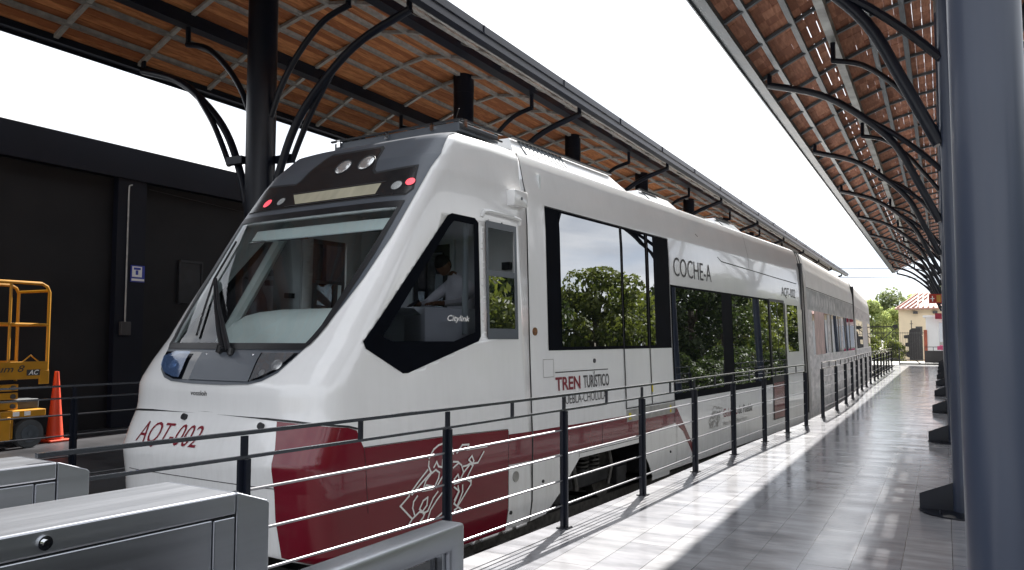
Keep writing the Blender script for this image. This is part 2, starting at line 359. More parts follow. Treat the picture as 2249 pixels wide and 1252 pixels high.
def patch(name, loops, m, parent, off=0.0, ds=.006, dz=.06, smooth=True):
    S = 8.4
    allv = [Vector((p[0] * S, p[1], 0)) for lp in loops for p in lp]
    tris = tessellate_polygon([[Vector((p[0] * S, p[1], 0)) for p in lp] for lp in loops])
    bm = bmesh.new(); vv = [bm.verts.new(v) for v in allv]
    for t in tris:
        try: bm.faces.new([vv[i] for i in t])
        except ValueError: pass
    bmesh.ops.remove_doubles(bm, verts=bm.verts, dist=1e-5)
    s0 = min(v.x for v in allv); s1 = max(v.x for v in allv); z0 = min(v.y for v in allv); z1 = max(v.y for v in allv)
    k = math.ceil(s0 / (ds * S)) * ds * S
    while k < s1:
        sa = k / S
        if .24 < sa < .76: bmesh.ops.bisect_plane(bm, geom=bm.verts[:] + bm.edges[:] + bm.faces[:], plane_co=(k, 0, 0), plane_no=(1, 0, 0), dist=1e-6)
        k += ds * S
    k = math.ceil(z0 / dz) * dz
    while k < z1:
        bmesh.ops.bisect_plane(bm, geom=bm.verts[:] + bm.edges[:] + bm.faces[:], plane_co=(0, k, 0), plane_no=(0, 1, 0), dist=1e-6); k += dz
    for v in bm.verts: v.co = SP(v.co.x / S, v.co.y, off)
    bmesh.ops.remove_doubles(bm, verts=bm.verts, dist=1e-5)
    bmesh.ops.recalc_face_normals(bm, faces=bm.faces)
    me = bpy.data.meshes.new(name); bm.to_mesh(me); bm.free(); me.materials.append(m)
    if me.polygons:
        # make normals face outwards
        p = max(me.polygons, key=lambda q: q.area); c = p.center - Vector((.6, 0, p.center.z))
        if p.normal.dot(c) < 0: me.flip_normals()
    if smooth:
        for p in me.polygons: p.use_smooth = True
    o = bpy.data.objects.new(name, me); COL.objects.link(o); o.parent = parent
    return o
def map2(name, vs, fs, fn, m, parent=None, step=None):
    me = bpy.data.meshes.new(name); me.from_pydata([tuple(fn(*v)) for v in vs], [], fs); me.update(); me.materials.append(m)
    o = bpy.data.objects.new(name, me); COL.objects.link(o)
    if parent: o.parent = parent
    return o
def side_map(off, x0=0, z0=0, lev=None):       # local (x, z) on the near body wall
    def f(x, z, k=0): zz = z + z0; return (x + x0, -(wid(zz) + off), zz)
    return f
def ribbon(name, pts, wd, fn, m, parent):
    vs, fs = strokes_flat([pts], wd); return map2(name, vs, fs, fn, m, parent)

tram = empty('tram', (-4.1 - 1.325 * math.cos(R(5)), 6.9 + 1.325 * math.sin(R(5)), 0), R(85))
tag(tram, 'white and dark red three-car tram with sloping grey-framed windscreen standing at the platform', 'tram')
TM = Matrix.Translation(tram.location) @ Matrix.Rotation(R(85), 4, 'Z')

GI = [(-1.085, 2.765), (-1.04, 2.35), (-.99, 1.91), (-.955, 1.66), (-.90, 1.51)]
glass_in = GI + mirror(GI)
GO = [(-1.125, 2.83), (-1.10, 2.307), (-1.05, 1.89), (-1.01, 1.66), (-.95, 1.50), (-.90, 1.455)]
glass_out = GO + mirror(GO)
MK = [(-1.07, 3.66), (-1.178, 3.35), (-1.182, 2.81), (-1.167, 2.467), (-1.115, 2.08), (-1.06, 1.85), (-.975, 1.57), (-.863, 1.37), (-.787, 1.272), (-.658, 1.204), (-.52, 1.175), (-.2, 1.163)]
mask_out = MK + mirror(MK)
CW = [(-.30, 2.77), (.08, 2.77), (.14, 2.73), (.15, 1.58), (.11, 1.53), (-.98, 1.25), (-1.05, 1.25), (-1.51, 1.47), (-1.53, 1.53), (-.37, 2.74)]
SLW = [(.26, 2.77), (.84, 2.77), (.84, 1.55), (.26, 1.55)]
# shell of the cab with its openings; the bottom edge sweeps up under the nose
bot = fx([(XS, -.42), (-.7, -.42), (-1.3, -.33)], True, False) + [(s_of_y(-.9, -.15), -.15)] + [(s_of_y(y, -.14), -.14) for y in (-.5, 0, .5)] + [(s_of_y(.9, -.15), -.15)] + list(reversed(fx([(XS, -.42), (-.7, -.42), (-1.3, -.33)], False, False)))
outer = bot + [(1, 3.74), (0, 3.74)]
def shrink(pl, d):
    cx = sum(p[0] for p in pl) / len(pl); cz = sum(p[1] for p in pl) / len(pl)
    return [(p[0] + (cx - p[0]) * d / math.hypot(p[0] - cx, p[1] - cz), p[1] + (cz - p[1]) * d / math.hypot(p[0] - cx, p[1] - cz)) for p in pl]
cwn = fx(shrink(CW, .02)); sln = fx(shrink(SLW, .02)); gin = fy(glass_in)
body = patch('cab_shell', [outer, gin, cwn, sln, smirror(cwn), smirror(sln)], WHITE, tram)
sol = body.modifiers.new('s', 'SOLIDIFY'); sol.thickness = .035; sol.offset = -1
# roof cap of the cab
pl = plan(3.74)[0]; MB().add([(x, y, 3.739) for x, y in pl], [tuple(range(len(pl)))]).build('cab_roof', WHITE, tram)
mk = patch('front_mask', [fy(mask_out), gin], GREY, tram, .006)
patch('windscreen_frame', [fy(glass_out), gin], BLACK, tram, .012)
patch('windscreen', [gin], GLW, tram, .004)
# windscreen sun blind inside
def inner(y, z, off): return SP(s_of_y(y, z), z, off)
vs = [inner(y, z, -.10 if z > 2.6 else -.07) for z in (2.74, 2.66, 2.62) for y in [(-1 + .1 * i) for i in range(20)]]
MB().add(vs, [(j * 20 + i, j * 20 + i + 1, (j + 1) * 20 + i + 1, (j + 1) * 20 + i) for j in range(2) for i in range(19)]).build('sun_blind', TEAL, tram)
MB().tube([inner(-.98, 2.61, -.09), inner(0, 2.61, -.10), inner(.9, 2.61, -.09)], .012).build('blind_rail', CHROME, tram)
# black lamp panel above the windscreen
LP = [(-1.10, 2.90), (-1.125, 2.95), (-1.05, 3.20), (-.56, 3.17), (-.50, 3.22), (-.40, 3.48), (-.35, 3.52)]
lp = patch('lamp_panel', [fy([(1.10, 2.90)] + [(-1.10, 2.90)] + LP[1:] + mirror(LP[1:]))], PANELB, tram, .010)
RIM = [(-1.10, 2.885), (-1.145, 2.95), (-1.06, 3.225), (-.575, 3.195), (-.53, 3.23), (-.42, 3.51), (-.36, 3.55)]
patch('lamp_panel_rim', [fy([(1.10, 2.885), (-1.10, 2.885)] + RIM[1:] + mirror(RIM[1:]))], SEAMB, tram, .008)
patch('destination_display', [fy([(.477, 3.045), (.355, 2.925), (-.74, 2.925), (-.74, 3.045)])], CREAMD, tram, .014)
ribs_ = []
for y0, y1 in ((.50, -.79),):
    for za, zb in ((3.055, 3.062), (2.908, 2.915)): patch('display_border', [fy([(y0, za), (y1, za), (y1, zb), (y0, zb)])], TXTD, tram, .0145)
def lamp(name, y, z, r, m, depth=.02, off=.012, rim=None, sq=1.0):
    s = s_of_y(y, z); c = SP(s, z, off); n = nrm(s, z); a = n.cross(Vector((0, 0, 1))).normalized(); b = a.cross(n)
    mb = MB(); K = 24; vs = [c + n * depth]
    for ring in (.5, .85, 1.0):
        d = depth * (1 - ring ** 2)
        for k in range(K):
            t = 2 * math.pi * k / K; vs.append(c + n * d + (a * math.cos(t) * r + b * math.sin(t) * r * sq) * ring)
    fs = [(0, 1 + k, 1 + (k + 1) % K) for k in range(K)]
    for q in range(2):
        for k in range(K): fs.append((1 + q * K + k, 1 + (q + 1) * K + k, 1 + (q + 1) * K + (k + 1) % K, 1 + q * K + (k + 1) % K))
    mb.add(vs, fs); o = mb.build(name, m, tram, smooth=True)
    if rim:
        rb = MB(); rb.tube([c + (a * math.cos(2 * math.pi * k / K) * r + b * math.sin(2 * math.pi * k / K) * r * sq) * 1.05 for k in range(K + 1)], r * .07, 6, False)
        rb.build('lamp_rim', rim, o, smooth=True)
    return o
lamp('headlight', -.03, 3.32, .098, LAMPC, .03, rim=SEAMB)
lamp('headlight', -.345, 3.33, .098, LAMPC, .03, rim=SEAMB)
lamp('red_tail_lamp', .84, 2.985, .058, LEDR, .006, rim=SEAMB)
lamp('white_marker_lamp', .62, 2.985, .052, LEDW, .006, rim=SEAMB)
lamp('white_marker_lamp', -.945, 3.0, .058, LEDW, .006, rim=SEAMB)
lamp('red_tail_lamp', -1.075, 3.03, .050, LEDR, .004, rim=SEAMB)
# black strip with lower lamps
ST_ = [(-.89, 1.43), (-.87, 1.39), (-.79, 1.295), (-.65, 1.225), (-.5, 1.193)]
patch('lower_lamp_strip', [fy(ST_ + mirror(ST_))], GLOSSBLK, tram, .010)
patch('wiper_panel', [fy([(.30, 1.425), (-.485, 1.428), (-.515, 1.192), (.265, 1.192)])], GREY, tram, .016)
patch('lower_lamp_cover', [fy([(.83, 1.38), (.68, 1.425), (.45, 1.425), (.40, 1.20), (.50, 1.205), (.66, 1.24), (.78, 1.30)])], GLB, tram, .030)
patch('lower_lamp_cover', [fy([(-.52, 1.425), (-.545, 1.20), (-.63, 1.225), (-.77, 1.29), (-.86, 1.39), (-.87, 1.425)])], GLC, tram, .030)
lamp('dipped_beam_lamp', .62, 1.32, .062, LAMPC, .016, .012, sq=.8)
lamp('dipped_beam_lamp', -.74, 1.335, .058, LAMPC, .016, .012, sq=.85)
lamp('indicator_lamp', -.62, 1.27, .030, LEDW, .012, .012)
for y in (.22, -.40): lamp('cap_screw', y, 1.41, .012, CHROME, .005, .017)
# wiper
wb = MB()
b0 = inner(.02, 1.44, .03)
for dy in (0, .07): wb.tube([inner(.0 - dy, 1.43, .03), inner(.20 - dy, 1.58, .055), inner(.52 - dy * .7, 1.84, .05), inner(.86 - dy * .4, 2.13, .035)], [.026, .024, .015, .011], 8)
wo = wb.build('wiper_arm', BLACK, tram, smooth=True)
MB().tube([inner(.925, 2.54, .028), inner(.87, 2.13, .03), inner(.70, 1.83, .03), inner(.55, 1.57, .028)], .011, 6).build('wiper_blade', BLACK, wo)
MB().tube([inner(-.12, 1.40, .02), inner(-.12, 1.44, .05)], .03, 10).build('wiper_pivot', BLACK, wo); MB().tube([inner(.05, 1.42, .02), inner(.03, 1.46, .06)], .035, 10).build('wiper_pivot', BLACK, wo)
# seams
def sline(pts, fn, wd, name='panel_seam', m=SEAMB, off=.0025, ln=8.4):
    q = [fn([p], *( () )) if False else None for p in pts]
def seam_sz(pts, wd, m=SEAMB, off=.0035, name='panel_seam'):      # pts already (s,z)
    up = [(s, z + wd / 2) for s, z in pts]; dn = [(s, z - wd / 2) for s, z in reversed(pts)]
    return patch(name, [up + dn], m, tram, off)
sm = [(s_of_x(-1.62, .82), .822)] + [(s_of_x(-1.72, .85), .848)] + fy([(-1.26, .876), (-1.05, .897), (-.63, .913), (0, .925), (.63, .913), (1.05, .897), (1.26, .876)], False) + [(s_of_x(-1.72, .85, False), .848), (s_of_x(-1.62, .82, False), .822)]
seam_sz(sm, .016, BLACK, .004, 'bumper_seam')
seam_sz(fy([(-.98, .385), (-.5, .39), (0, .39), (.5, .39), (.98, .385)], False), .006)
patch('nose_seam', [[(0.0, -.40), (0.0022, -.40), (0.0022, 3.70), (0.0, 3.70)]], SEAMB, tram, .003)
# red livery wrapped round the lower corner
redf = fy([(-.875, .893), (-.915, .78), (-.942, .69), (-.962, .35), (-.962, .15), (-1.003, -.145)], False)
botn = [(s_of_x(-1.3, -.33), -.33), (s_of_x(-.7, -.42), -.42), (s_of_x(.60, -.42), -.42)]
side_up = fx([(.60, -.42), (.60, .61), (-.5, .645), (-1.55, .66), (-1.60, .75), (-1.63, .81)], True, False)
topf = [(s_of_x(-1.72, .84), .838), (s_of_y(-1.26, .864), .864), (s_of_y(-1.05, .886), .886)]
red = patch('red_livery', [redf + botn[:2] + side_up + topf], RED, tram, .003)
patch('red_livery', [fx([(.605, .245), (XS - .006, .235), (XS - .006, .55), (.605, .56)])], RED, tram, .003)
seam_v = [[(.60, -.40), (.607, -.40), (.607, .60), (.60, .60)]]
patch('panel_seam', [fx(seam_v[0])], SEAMB, tram, .004)
patch('panel_seam', [fx([(-1.50, .13), (-1.494, .13), (-1.544, .66), (-1.55, .66)])], SEAMB, tram, .0045)
patch('panel_seam', [fx([(-1.55, .662), (-.5, .648), (.60, .612), (.60, .618), (-.5, .654), (-1.55, .668)])], SEAMB, tram, .0045)
# cab side windows, both sides
for near in (True, False):
    c_ = fx(CW, near) if near else smirror(fx(CW)); 
    CI = [(-.27, 2.70), (.055, 2.70), (.055, 1.62), (-.30, 1.53), (-1.18, 1.53), (-1.30, 1.57), (-.36, 2.62)]
    i_ = fx(CI) if near else smirror(fx(CI))
    patch('window_border', [c_, i_], FRIT, tram, .004)
    patch('cab_side_window', [c_], GLS, tram, -.006)
    # sliding window with frame
    fr = [(.26, 2.77), (.84, 2.77), (.84, 1.55), (.26, 1.55)]; 
    def q(l): return fx(l) if near else smirror(fx(l))
    wf = patch('sliding_window_frame', [q(fr), q([(.30, 2.70), (.79, 2.70), (.79, 1.66), (.30, 1.66)])], GREY, tram, .010)
    patch('sliding_pane_lower', [q([(.30, 2.22), (.79, 2.22), (.79, 1.66), (.30, 1.66)])], GLP, wf, .004)
    patch('window_rail', [q([(.30, 2.26), (.79, 2.26), (.79, 2.20), (.30, 2.20)])], GREY, wf, .009)
sgn = -1
mb = MB(); y_ = wid(2.85)
mb.tube([(.20, -y_ - .005, 2.80), (.22, -y_ - .022, 2.855), (.30, -y_ - .026, 2.865), (.80, -y_ - .026, 2.855), (.90, -y_ - .022, 2.845), (.92, -y_ - .005, 2.80)], .022, 8).build('rain_gutter', WHITE, tram, smooth=True)
cb = MB().box(.70, .98, -wid(3.07) - .10, -wid(3.07) + .04, 2.985, 3.16).build('side_camera', WHITE, tram, bevel=.02, smooth=True)
MB().tube([(.84, -wid(3.1) - .098, 3.07), (.84, -wid(3.1) - .106, 3.07)], .018, 12).build('camera_lens', GREY, cb)
MB().tube([(.70, -1.24, 2.98), (.74, -1.25, 2.94), (.92, -1.25, 2.93), (1.02, -1.25, 2.95)], .008, 6).build('camera_cable', BLACK, cb)
# towing covers
for y, z in ((.255, .872), (-.736, .848)):
    MB().tube([inner(y, z, -.005), inner(y, z, .03)], .028, 12).build('towing_eye_cover', BLACK, tram, smooth=True)
# lettering on the nose
vs, fs = text_fit('AQT-002', .93, .215, .42, -.006)
vs = [(.88 - x, z + .600) for x, z in vs]
bmv = map2('fleet_number', vs, fs, lambda y, z: SP(s_of_y(y, z), z, .006), TXTR, tram)
vs, fs = text_fit('vossloh', .22, .042, .1, .01)
map2('maker_lettering', vs, fs, lambda x, z: SP(s_of_y(.215 - x, z + 1.065), z + 1.065, .004), TXTD, tram)
vs, fs = text_fit('Citylink', .36, .075, .25, .012)
map2('side_lettering', vs, fs, side_map(.007, -.40, 1.705), TXTW, tram)
# winged figure drawn in lines
EM = [[[-0.506,0.586],[-0.574,0.577],[-0.642,0.548],[-0.682,0.511],[-0.709,0.478]],[[-0.714,0.446],[-0.718,0.406],[-0.693,0.362],[-0.673,0.343]],[[-0.732,0.375],[-0.858,0.289],[-0.98,0.196]],[[-0.693,0.342],[-0.832,0.261],[-0.943,0.191]],[[-0.641,0.388],[-0.602,0.432],[-0.575,0.387],[-0.52,0.372],[-0.515,0.438]],[[-0.56,0.328],[-0.614,0.36],[-0.68,0.336],[-0.756,0.282],[-0.8,0.2],[-0.664,0.195],[-0.677,0.222],[-0.743,0.24],[-0.787,0.214]],[[-0.56,0.328],[-0.573,0.28],[-0.638,0.199]],[[-0.505,0.295],[-0.572,0.231],[-0.598,0.202]],[[-0.986,0.182],[-1.099,0.115],[-0.939,-0.022]],[[-0.874,0.164],[-0.923,0.124],[-0.935,0.071],[-0.902,-0.005]],[[-0.728,0.132],[-0.791,0.111],[-0.841,0.047],[-0.802,0.017],[-0.739,0.062],[-0.728,0.124]],[[-0.939,-0.022],[-0.84,0.023],[-0.764,0.002],[-0.788,-0.034],[-0.851,-0.078]],[[-0.939,-0.022],[-0.999,-0.074],[-0.876,-0.073]],[[-0.584,0.158],[-0.649,0.112],[-0.725,0.011],[-0.789,-0.002]],[[-0.516,0.14],[-0.596,0.087],[-0.686,0.012],[-0.736,-0.083]],[[-0.619,-0.081],[-0.513,-0.042]],[[-0.465,0.582],[-0.383,0.556],[-0.356,0.477]],[[-0.494,0.435],[-0.409,0.324],[-0.463,0.215],[-0.378,0.135]],[[-0.488,0.102],[-0.376,0.034],[-0.43,-0.074]],[[-0.299,0.479],[-0.212,0.542],[-0.109,0.535],[-0.14,0.491],[0.197,0.485]],[[0.143,0.437],[0.043,0.343],[-0.048,0.345],[-0.109,0.388],[-0.057,0.421],[-0.026,0.369],[-0.048,0.345]],[[-0.355,0.401],[-0.284,0.392],[-0.225,0.351],[-0.195,0.287]],[[-0.354,0.346],[-0.283,0.375]],[[-0.196,0.338],[-0.137,0.339],[-0.093,0.351],[-0.04,0.327],[-0.15,0.212],[-0.075,0.175]],[[-0.093,0.342],[-0.195,0.278],[-0.252,0.209]],[[-0.338,0.238],[-0.282,0.273],[-0.252,0.201],[-0.337,0.196],[-0.338,0.238]],[[-0.121,0.233],[-0.068,0.183],[-0.075,0.149],[-0.206,0.04],[-0.277,-0.016]],[[-0.337,0.162],[-0.265,0.117],[-0.334,0.044]],[[-0.28,0.162],[-0.264,0.109],[-0.306,0.056],[-0.341,0.011],[-0.233,-0.058],[-0.29,-0.082],[-0.333,-0.049],[-0.276,-0.033]],[[-0.208,0.16],[-0.207,0.1],[-0.249,0.038],[-0.291,-0.014]]]
def emblem(name, m, parent, x0, z0, sc, wd, off):
    for i, pl_ in enumerate(EM): pass
    vs = []; fs = []
    for i, pl_ in enumerate(EM):
        v, f = strokes_flat([[((x + .45) * sc + x0, (z - .25) * sc + z0) for x, z in pl_]], wd)
        for j, t in enumerate(f): pass
        o = len(vs); vs += [(a, b, (i * 6 + k // 4) * .00004) for k, (a, b) in enumerate(v)]; fs += [tuple(q + o for q in t) for t in f]
    return map2(name, vs, fs, lambda x, z, e: (x, -(wid(z) + off + e), z), m, parent)
emblem('line_emblem', TXTW, tram, -.45, .25, 1.0, .017, .006)
# cab interior
MB().box(-1.35, 1.42, -1.2, 1.2, .55, .60).build('cab_floor', INTD, tram)
bw = MB().box(1.42, 1.46, -1.22, 1.22, .55, 3.45).build('cab_partition', INTG, tram)
MB().box(1.39, 1.419, .05, .62, .62, 2.72).build('partition_door', INTD, bw)
MB().box(1.37, 1.389, .14, .53, 1.9, 2.62).build('door_window', GLP, bw)
MB().box(1.38, 1.42, -.02, .04, .62, 2.75).box(1.38, 1.42, .63, .69, .62, 2.75).box(1.38, 1.42, -.02, .69, 2.72, 2.78).build('door_frame', TEAL, bw)
for b_ in ((-.85, -.74, 2.36, 2.45), (-.85, -.74, 2.22, 2.30), (-.42, -.27, 2.05, 2.12)): MB().box(1.36, 1.42, *b_).build('switch_box', BLACK, bw)
MB().box(-.25, 1.42, -1.15, 1.15, 3.10, 3.14).build('cab_ceiling', INTG, tram)
# rounded desk
dk = MB(); prof = [(-1.42, 1.45), (-1.36, 1.70), (-1.24, 1.80), (-1.08, 1.84), (-.65, 1.84), (-.55, 1.78), (-.55, 1.40)]
ys = [(-1.10, 0), (-.98, 0), (-.4, 0), (.2, 0), (.55, -.02), (.72, -.08), (.80, -.18), (.83, -.32)]
vs = []; K = len(prof)
for y, dz_ in ys:
    for x, z in prof: vs.append((x, y, max(z + dz_, 1.42)))
fs = [(j * K + i, (j + 1) * K + i, (j + 1) * K + i + 1, j * K + i + 1) for j in range(len(ys) - 1) for i in range(K - 1)]
dk.add(vs, fs).build('driver_desk', TEAL, tram, smooth=True)
MB().box(-.55, .40, -1.15, -.86, 1.45, 1.86).build('side_console', INTG, tram, bevel=.03, smooth=True)
MB().tube([(-.5, -.9, 1.86), (-.3, -.86, 1.93)], .015).build('desk_microphone', BLACK, tram)
seat = MB().box(.80, 1.02, -.75, -.25, 1.12, 1.2).box(.7, 1.15, -.74, -.26, 1.08, 1.18).box(1.15, 1.26, -.74, -.26, 1.15, 1.85).tube([(.95, -.5, .6), (.95, -.5, 1.1)], .06).build('driver_seat', INTD, tram, bevel=.03, smooth=True)
MB().tube([(.06, -1.17, 1.6), (.06, -1.17, 2.9)], .03, 8).tube([(-1.15, -1.02, 1.5), (-.2, -1.13, 2.85)], .035, 8).tube([(-1.15, 1.04, 1.5), (-.2, 1.13, 2.85)], .065, 8).build('cab_trim_with_reflection', TEAL, tram, smooth=True)  # far-side trim thickened in pale teal to stand in for a glass reflection

# ---------------------------------------------------------------- car bodies
PROF = [(-w_, z_) for z_, w_ in WT if z_ > -.44] 
def car_side(name, poly, m, parent, off=0.0, near=True, thick=0, wf=wid):
    mb = MB(); S = -1 if near else 1
    tris = tessellate_polygon([[Vector((x, z, 0)) for x, z in lp] for lp in poly]); av = [p for lp in poly for p in lp]
    bm = bmesh.new(); vv = [bm.verts.new((x, z, 0)) for x, z in av]
    for t in tris:
        try: bm.faces.new([vv[i] for i in t])
        except ValueError: pass
    zs = [t[0] for t in WT] + [2.9, 3.0, 3.1]
    for z in zs: bmesh.ops.bisect_plane(bm, geom=bm.verts[:] + bm.edges[:] + bm.faces[:], plane_co=(0, z, 0), plane_no=(0, 1, 0), dist=1e-6)
    for v in bm.verts: v.co = Vector((v.co.x, S * (wf(v.co.y) + off), v.co.y))
    bmesh.ops.recalc_face_normals(bm, faces=bm.faces)
    me = bpy.data.meshes.new(name); bm.to_mesh(me); bm.free(); me.materials.append(m)
    if me.polygons and me.polygons[0].normal.y * S < 0: me.flip_normals()
    for p in me.polygons: p.use_smooth = True
    me.set_sharp_from_angle(angle=R(25))
    o = bpy.data.objects.new(name, me); COL.objects.link(o); o.parent = parent
    return o
def rect(x0, x1, z0, z1): return [(x0, z0), (x1, z0), (x1, z1), (x0, z1)]
def rect_on(name, x0, x1, z0, z1, m, parent, off): return car_side(name, [rect(x0, x1, z0, z1)], m, parent, off)
A0, A1 = 1.092, 13.34
prof_out = [(A0, -.42), (1.42, -.40), (2.16, .13), (3.88, .13), (4.40, -.40), (A1, -.40), (A1, 3.74), (A0, 3.74)]
def merge(objs, name):
    for o in objs: o.select_set(False)
    bm = bmesh.new()
    for o in objs: bm.from_mesh(o.data)
    bmesh.ops.remove_doubles(bm, verts=bm.verts, dist=1e-4)
    me = bpy.data.meshes.new(name); bm.to_mesh(me); bm.free(); me.materials.append(objs[0].data.materials[0])
    for p in me.polygons: p.use_smooth = True
    me.set_sharp_from_angle(angle=R(25))
    par = objs[0].parent
    for o in objs: bpy.data.objects.remove(o)
    o = bpy.data.objects.new(name, me); COL.objects.link(o); o.parent = par; return o
def roof(x0, x1, parent, name, m=WHITE): return MB().add([(x0, -.9, 3.74), (x1, -.9, 3.74), (x1, -.4, 3.77), (x0, -.4, 3.77), (x0, .4, 3.77), (x1, .4, 3.77), (x1, .9, 3.74), (x0, .9, 3.74)], [(0, 1, 2, 3), (3, 2, 5, 4), (4, 5, 6, 7)]).build(name, m, parent)
n_ = car_side('s', [prof_out], WHITE, tram); f_ = car_side('s', [prof_out], WHITE, tram, near=False); r_ = roof(A0, A1, tram, 'r')
e_ = MB().add([(A1, -wid(z), z) for z, _ in WT] + [(A1, wid(z), z) for z, _ in reversed(WT)], [tuple(range(2 * len(WT)))]).build('e', WHITE, tram)
merge([n_, f_, r_, e_], 'car_body')
MB().box(A0, A1, -1.2, 1.2, .14, .16).build('car_floor', INTD, tram)
# window band and doors
band = rect_on('window_band', 1.48, 5.17, 1.42, 3.08, FRIT, tram, .004)
def pane(x0, x1, z0, z1, parent=None, m=GLP, off=.008): return rect_on('window_pane', x0, x1, z0, z1, m, parent or tram, off)
pane(1.80, 3.44, 1.46, 3.05)
for k, (a, b) in enumerate(((3.50, 4.31), (4.37, 5.16))):
    d = rect_on('door_leaf', a, b, .64, 3.08 if False else 1.415, WHITE, tram, .007)
    rect_on('door_glass', a + .02, b - (.05 if k == 0 else .6), 1.46, 3.05, GLP, d, .0105)
for x in (3.46, 4.32): rect_on('door_seam', x, x + .022, .62, 3.09, SEAMB, tram, .011)
rect_on('door_seam', 3.46, 5.18, .615, .63, SEAMB, tram, .009)
rect_on('door_seam', 5.17, 5.182, .3, 3.09, SEAMB, tram, .009)
rect_on('door_seam', 1.48, 5.17, 3.08, 3.092, SEAMB, tram, .007)
band2 = rect_on('window_band', 5.20, 11.77, .62, 2.385, FRIT, tram, .004)
car_side('window_band_end', [[(11.77, .62), (11.83, .62), (11.83, 2.34), (11.77, 2.34)]], FRIT, tram, .004)
pane(5.24, 7.55, .72, 2.35); pane(8.12, 10.45, .72, 2.35)
d3 = rect_on('rear_door', 10.58, 11.76, -.12, 2.40, BLACK, tram, .007)
rect_on('door_glass', 10.66, 11.15, .78, 2.34, GLP, d3, .010); rect_on('door_glass', 11.2, 11.68, .78, 2.34, GLP, d3, .010)
rect_on('door_red_panel', 10.64, 11.70, -.10, .64, RED, d3, .010)
rect_on('end_window', 12.0, 12.92, 1.27, 2.32, GLP, tram, .004)
# red stripe
car_side('red_livery', [[(A0, .235), (4.0, .235), (5.20, .285), (5.52, .13), (5.97, -.30), (6.13, -.30), (5.27, .505), (3.48, .53), (A0, .55)]], RED, tram, .003)
for a, b in (((1.30, -.38), (1.305, .22)),): pass
for x, z0, z1 in ((2.14, .14, .23), (5.25, -.30, .27), (1.75, .24, .53), (2.75, .24, .53)): rect_on('panel_seam', x, x + .008, z0, z1, SEAMB, tram, .0045)
rect_on('panel_seam', 2.16, 3.9, .185, .192, SEAMB, tram, .004)
rect_on('skirt_foot', 4.45, 5.1, -.47, -.405, WHITE, tram, -.02)
# upper body seam
vs, fs = strokes_flat([[(6.49, 3.31), (7.68, 2.94), (12.98, 2.84)]], .016); map2('roof_seam', [(a, b, i * .00002) for i, (a, b) in enumerate(vs)], fs, lambda x, z, e: (x, -(wid(z) + .004 + e), z), SEAMB, tram)
rect_on('panel_seam', 9.3, 9.312, 2.95, 3.6, SEAMB, tram, .003)
# lettering on the side
def side_text(body, x0, z0, w_, h_, m, name='side_lettering', bold=0.0, shear=0.0, off=.006, parent=None):
    vs, fs = text_fit(body, w_, h_, shear, bold); return map2(name, vs, fs, side_map(off, x0, z0), m, parent or tram)
side_text('COCHE-A', 5.36, 2.53, 1.72, .30, TXTD, bold=-.004)
side_text('AQT-002', 11.62, 2.46, 1.20, .24, TXTD, bold=.0)
side_text('TREN', 1.61, .955, .60, .155, TXTR, bold=.022)
side_text('TURÍSTICO', 2.29, .955, .70, .195, TXTD, bold=.012)
side_text('PUEBLA-CHOLULA', 1.76, .79, 1.14, .11, TXTD, bold=-.002)
rect_on('lettering_rule', 1.61, 2.97, 1.160, 1.172, TXTD, tram, .006); rect_on('lettering_rule', 1.76, 2.9, .715, .727, TXTD, tram, .006)
emblem('line_emblem', LGREY, tram, 7.0, .24, .52, .014, .006)
side_text('Gobierno', 7.42, .19, .78, .15, TXTR, bold=.0); side_text('de Puebla', 8.25, .19, .85, .15, TXTD, bold=.0)
side_text('Hacer historia. Hacer futuro.', 7.42, .05, 1.35, .075, LGREY)
# small hardware
vs, fs = strokes_flat([[(1.35, 1.32), (1.58, 1.32), (1.58, 1.12), (1.35, 1.12), (1.35, 1.32)]], .006); map2('access_hatch', vs, fs, side_map(.004), LGREY, tram)
def disc_side(name, x, z, r, m, d=.012):
    return MB().tube([(x, -wid(z), z), (x, -wid(z) - d, z)], r, 16).build(name, m, tram, smooth=True)
disc_side('door_lock', 1.19, 1.635, .045, BRONZE); disc_side('door_button', 2.60, 1.28, .028, TXTD); disc_side('fuel_cap', .74, .11, .055, GALV)
disc_side('skirt_bolt', .66, -.25, .02, BLACK); disc_side('skirt_bolt', 1.30, -.02, .018, BLACK); disc_side('skirt_bolt', 5.0, -.12, .018, BLACK)
for x, z in ((5.10, 1.17), (5.10, .96)): disc_side('door_button', x, z, .015, TXTD, .006)
rect_on('yellow_marker', 3.54, 3.62, .47, .56, YELP, tram, .006); rect_on('yellow_marker', 4.98, 5.04, .46, .57, YELP, tram, .006); rect_on('yellow_marker', 4.33, 4.38, .80, .90, YELP, tram, .014)
rect_on('door_step', 3.48, 5.2, .44, .60, GALV, tram, .004)
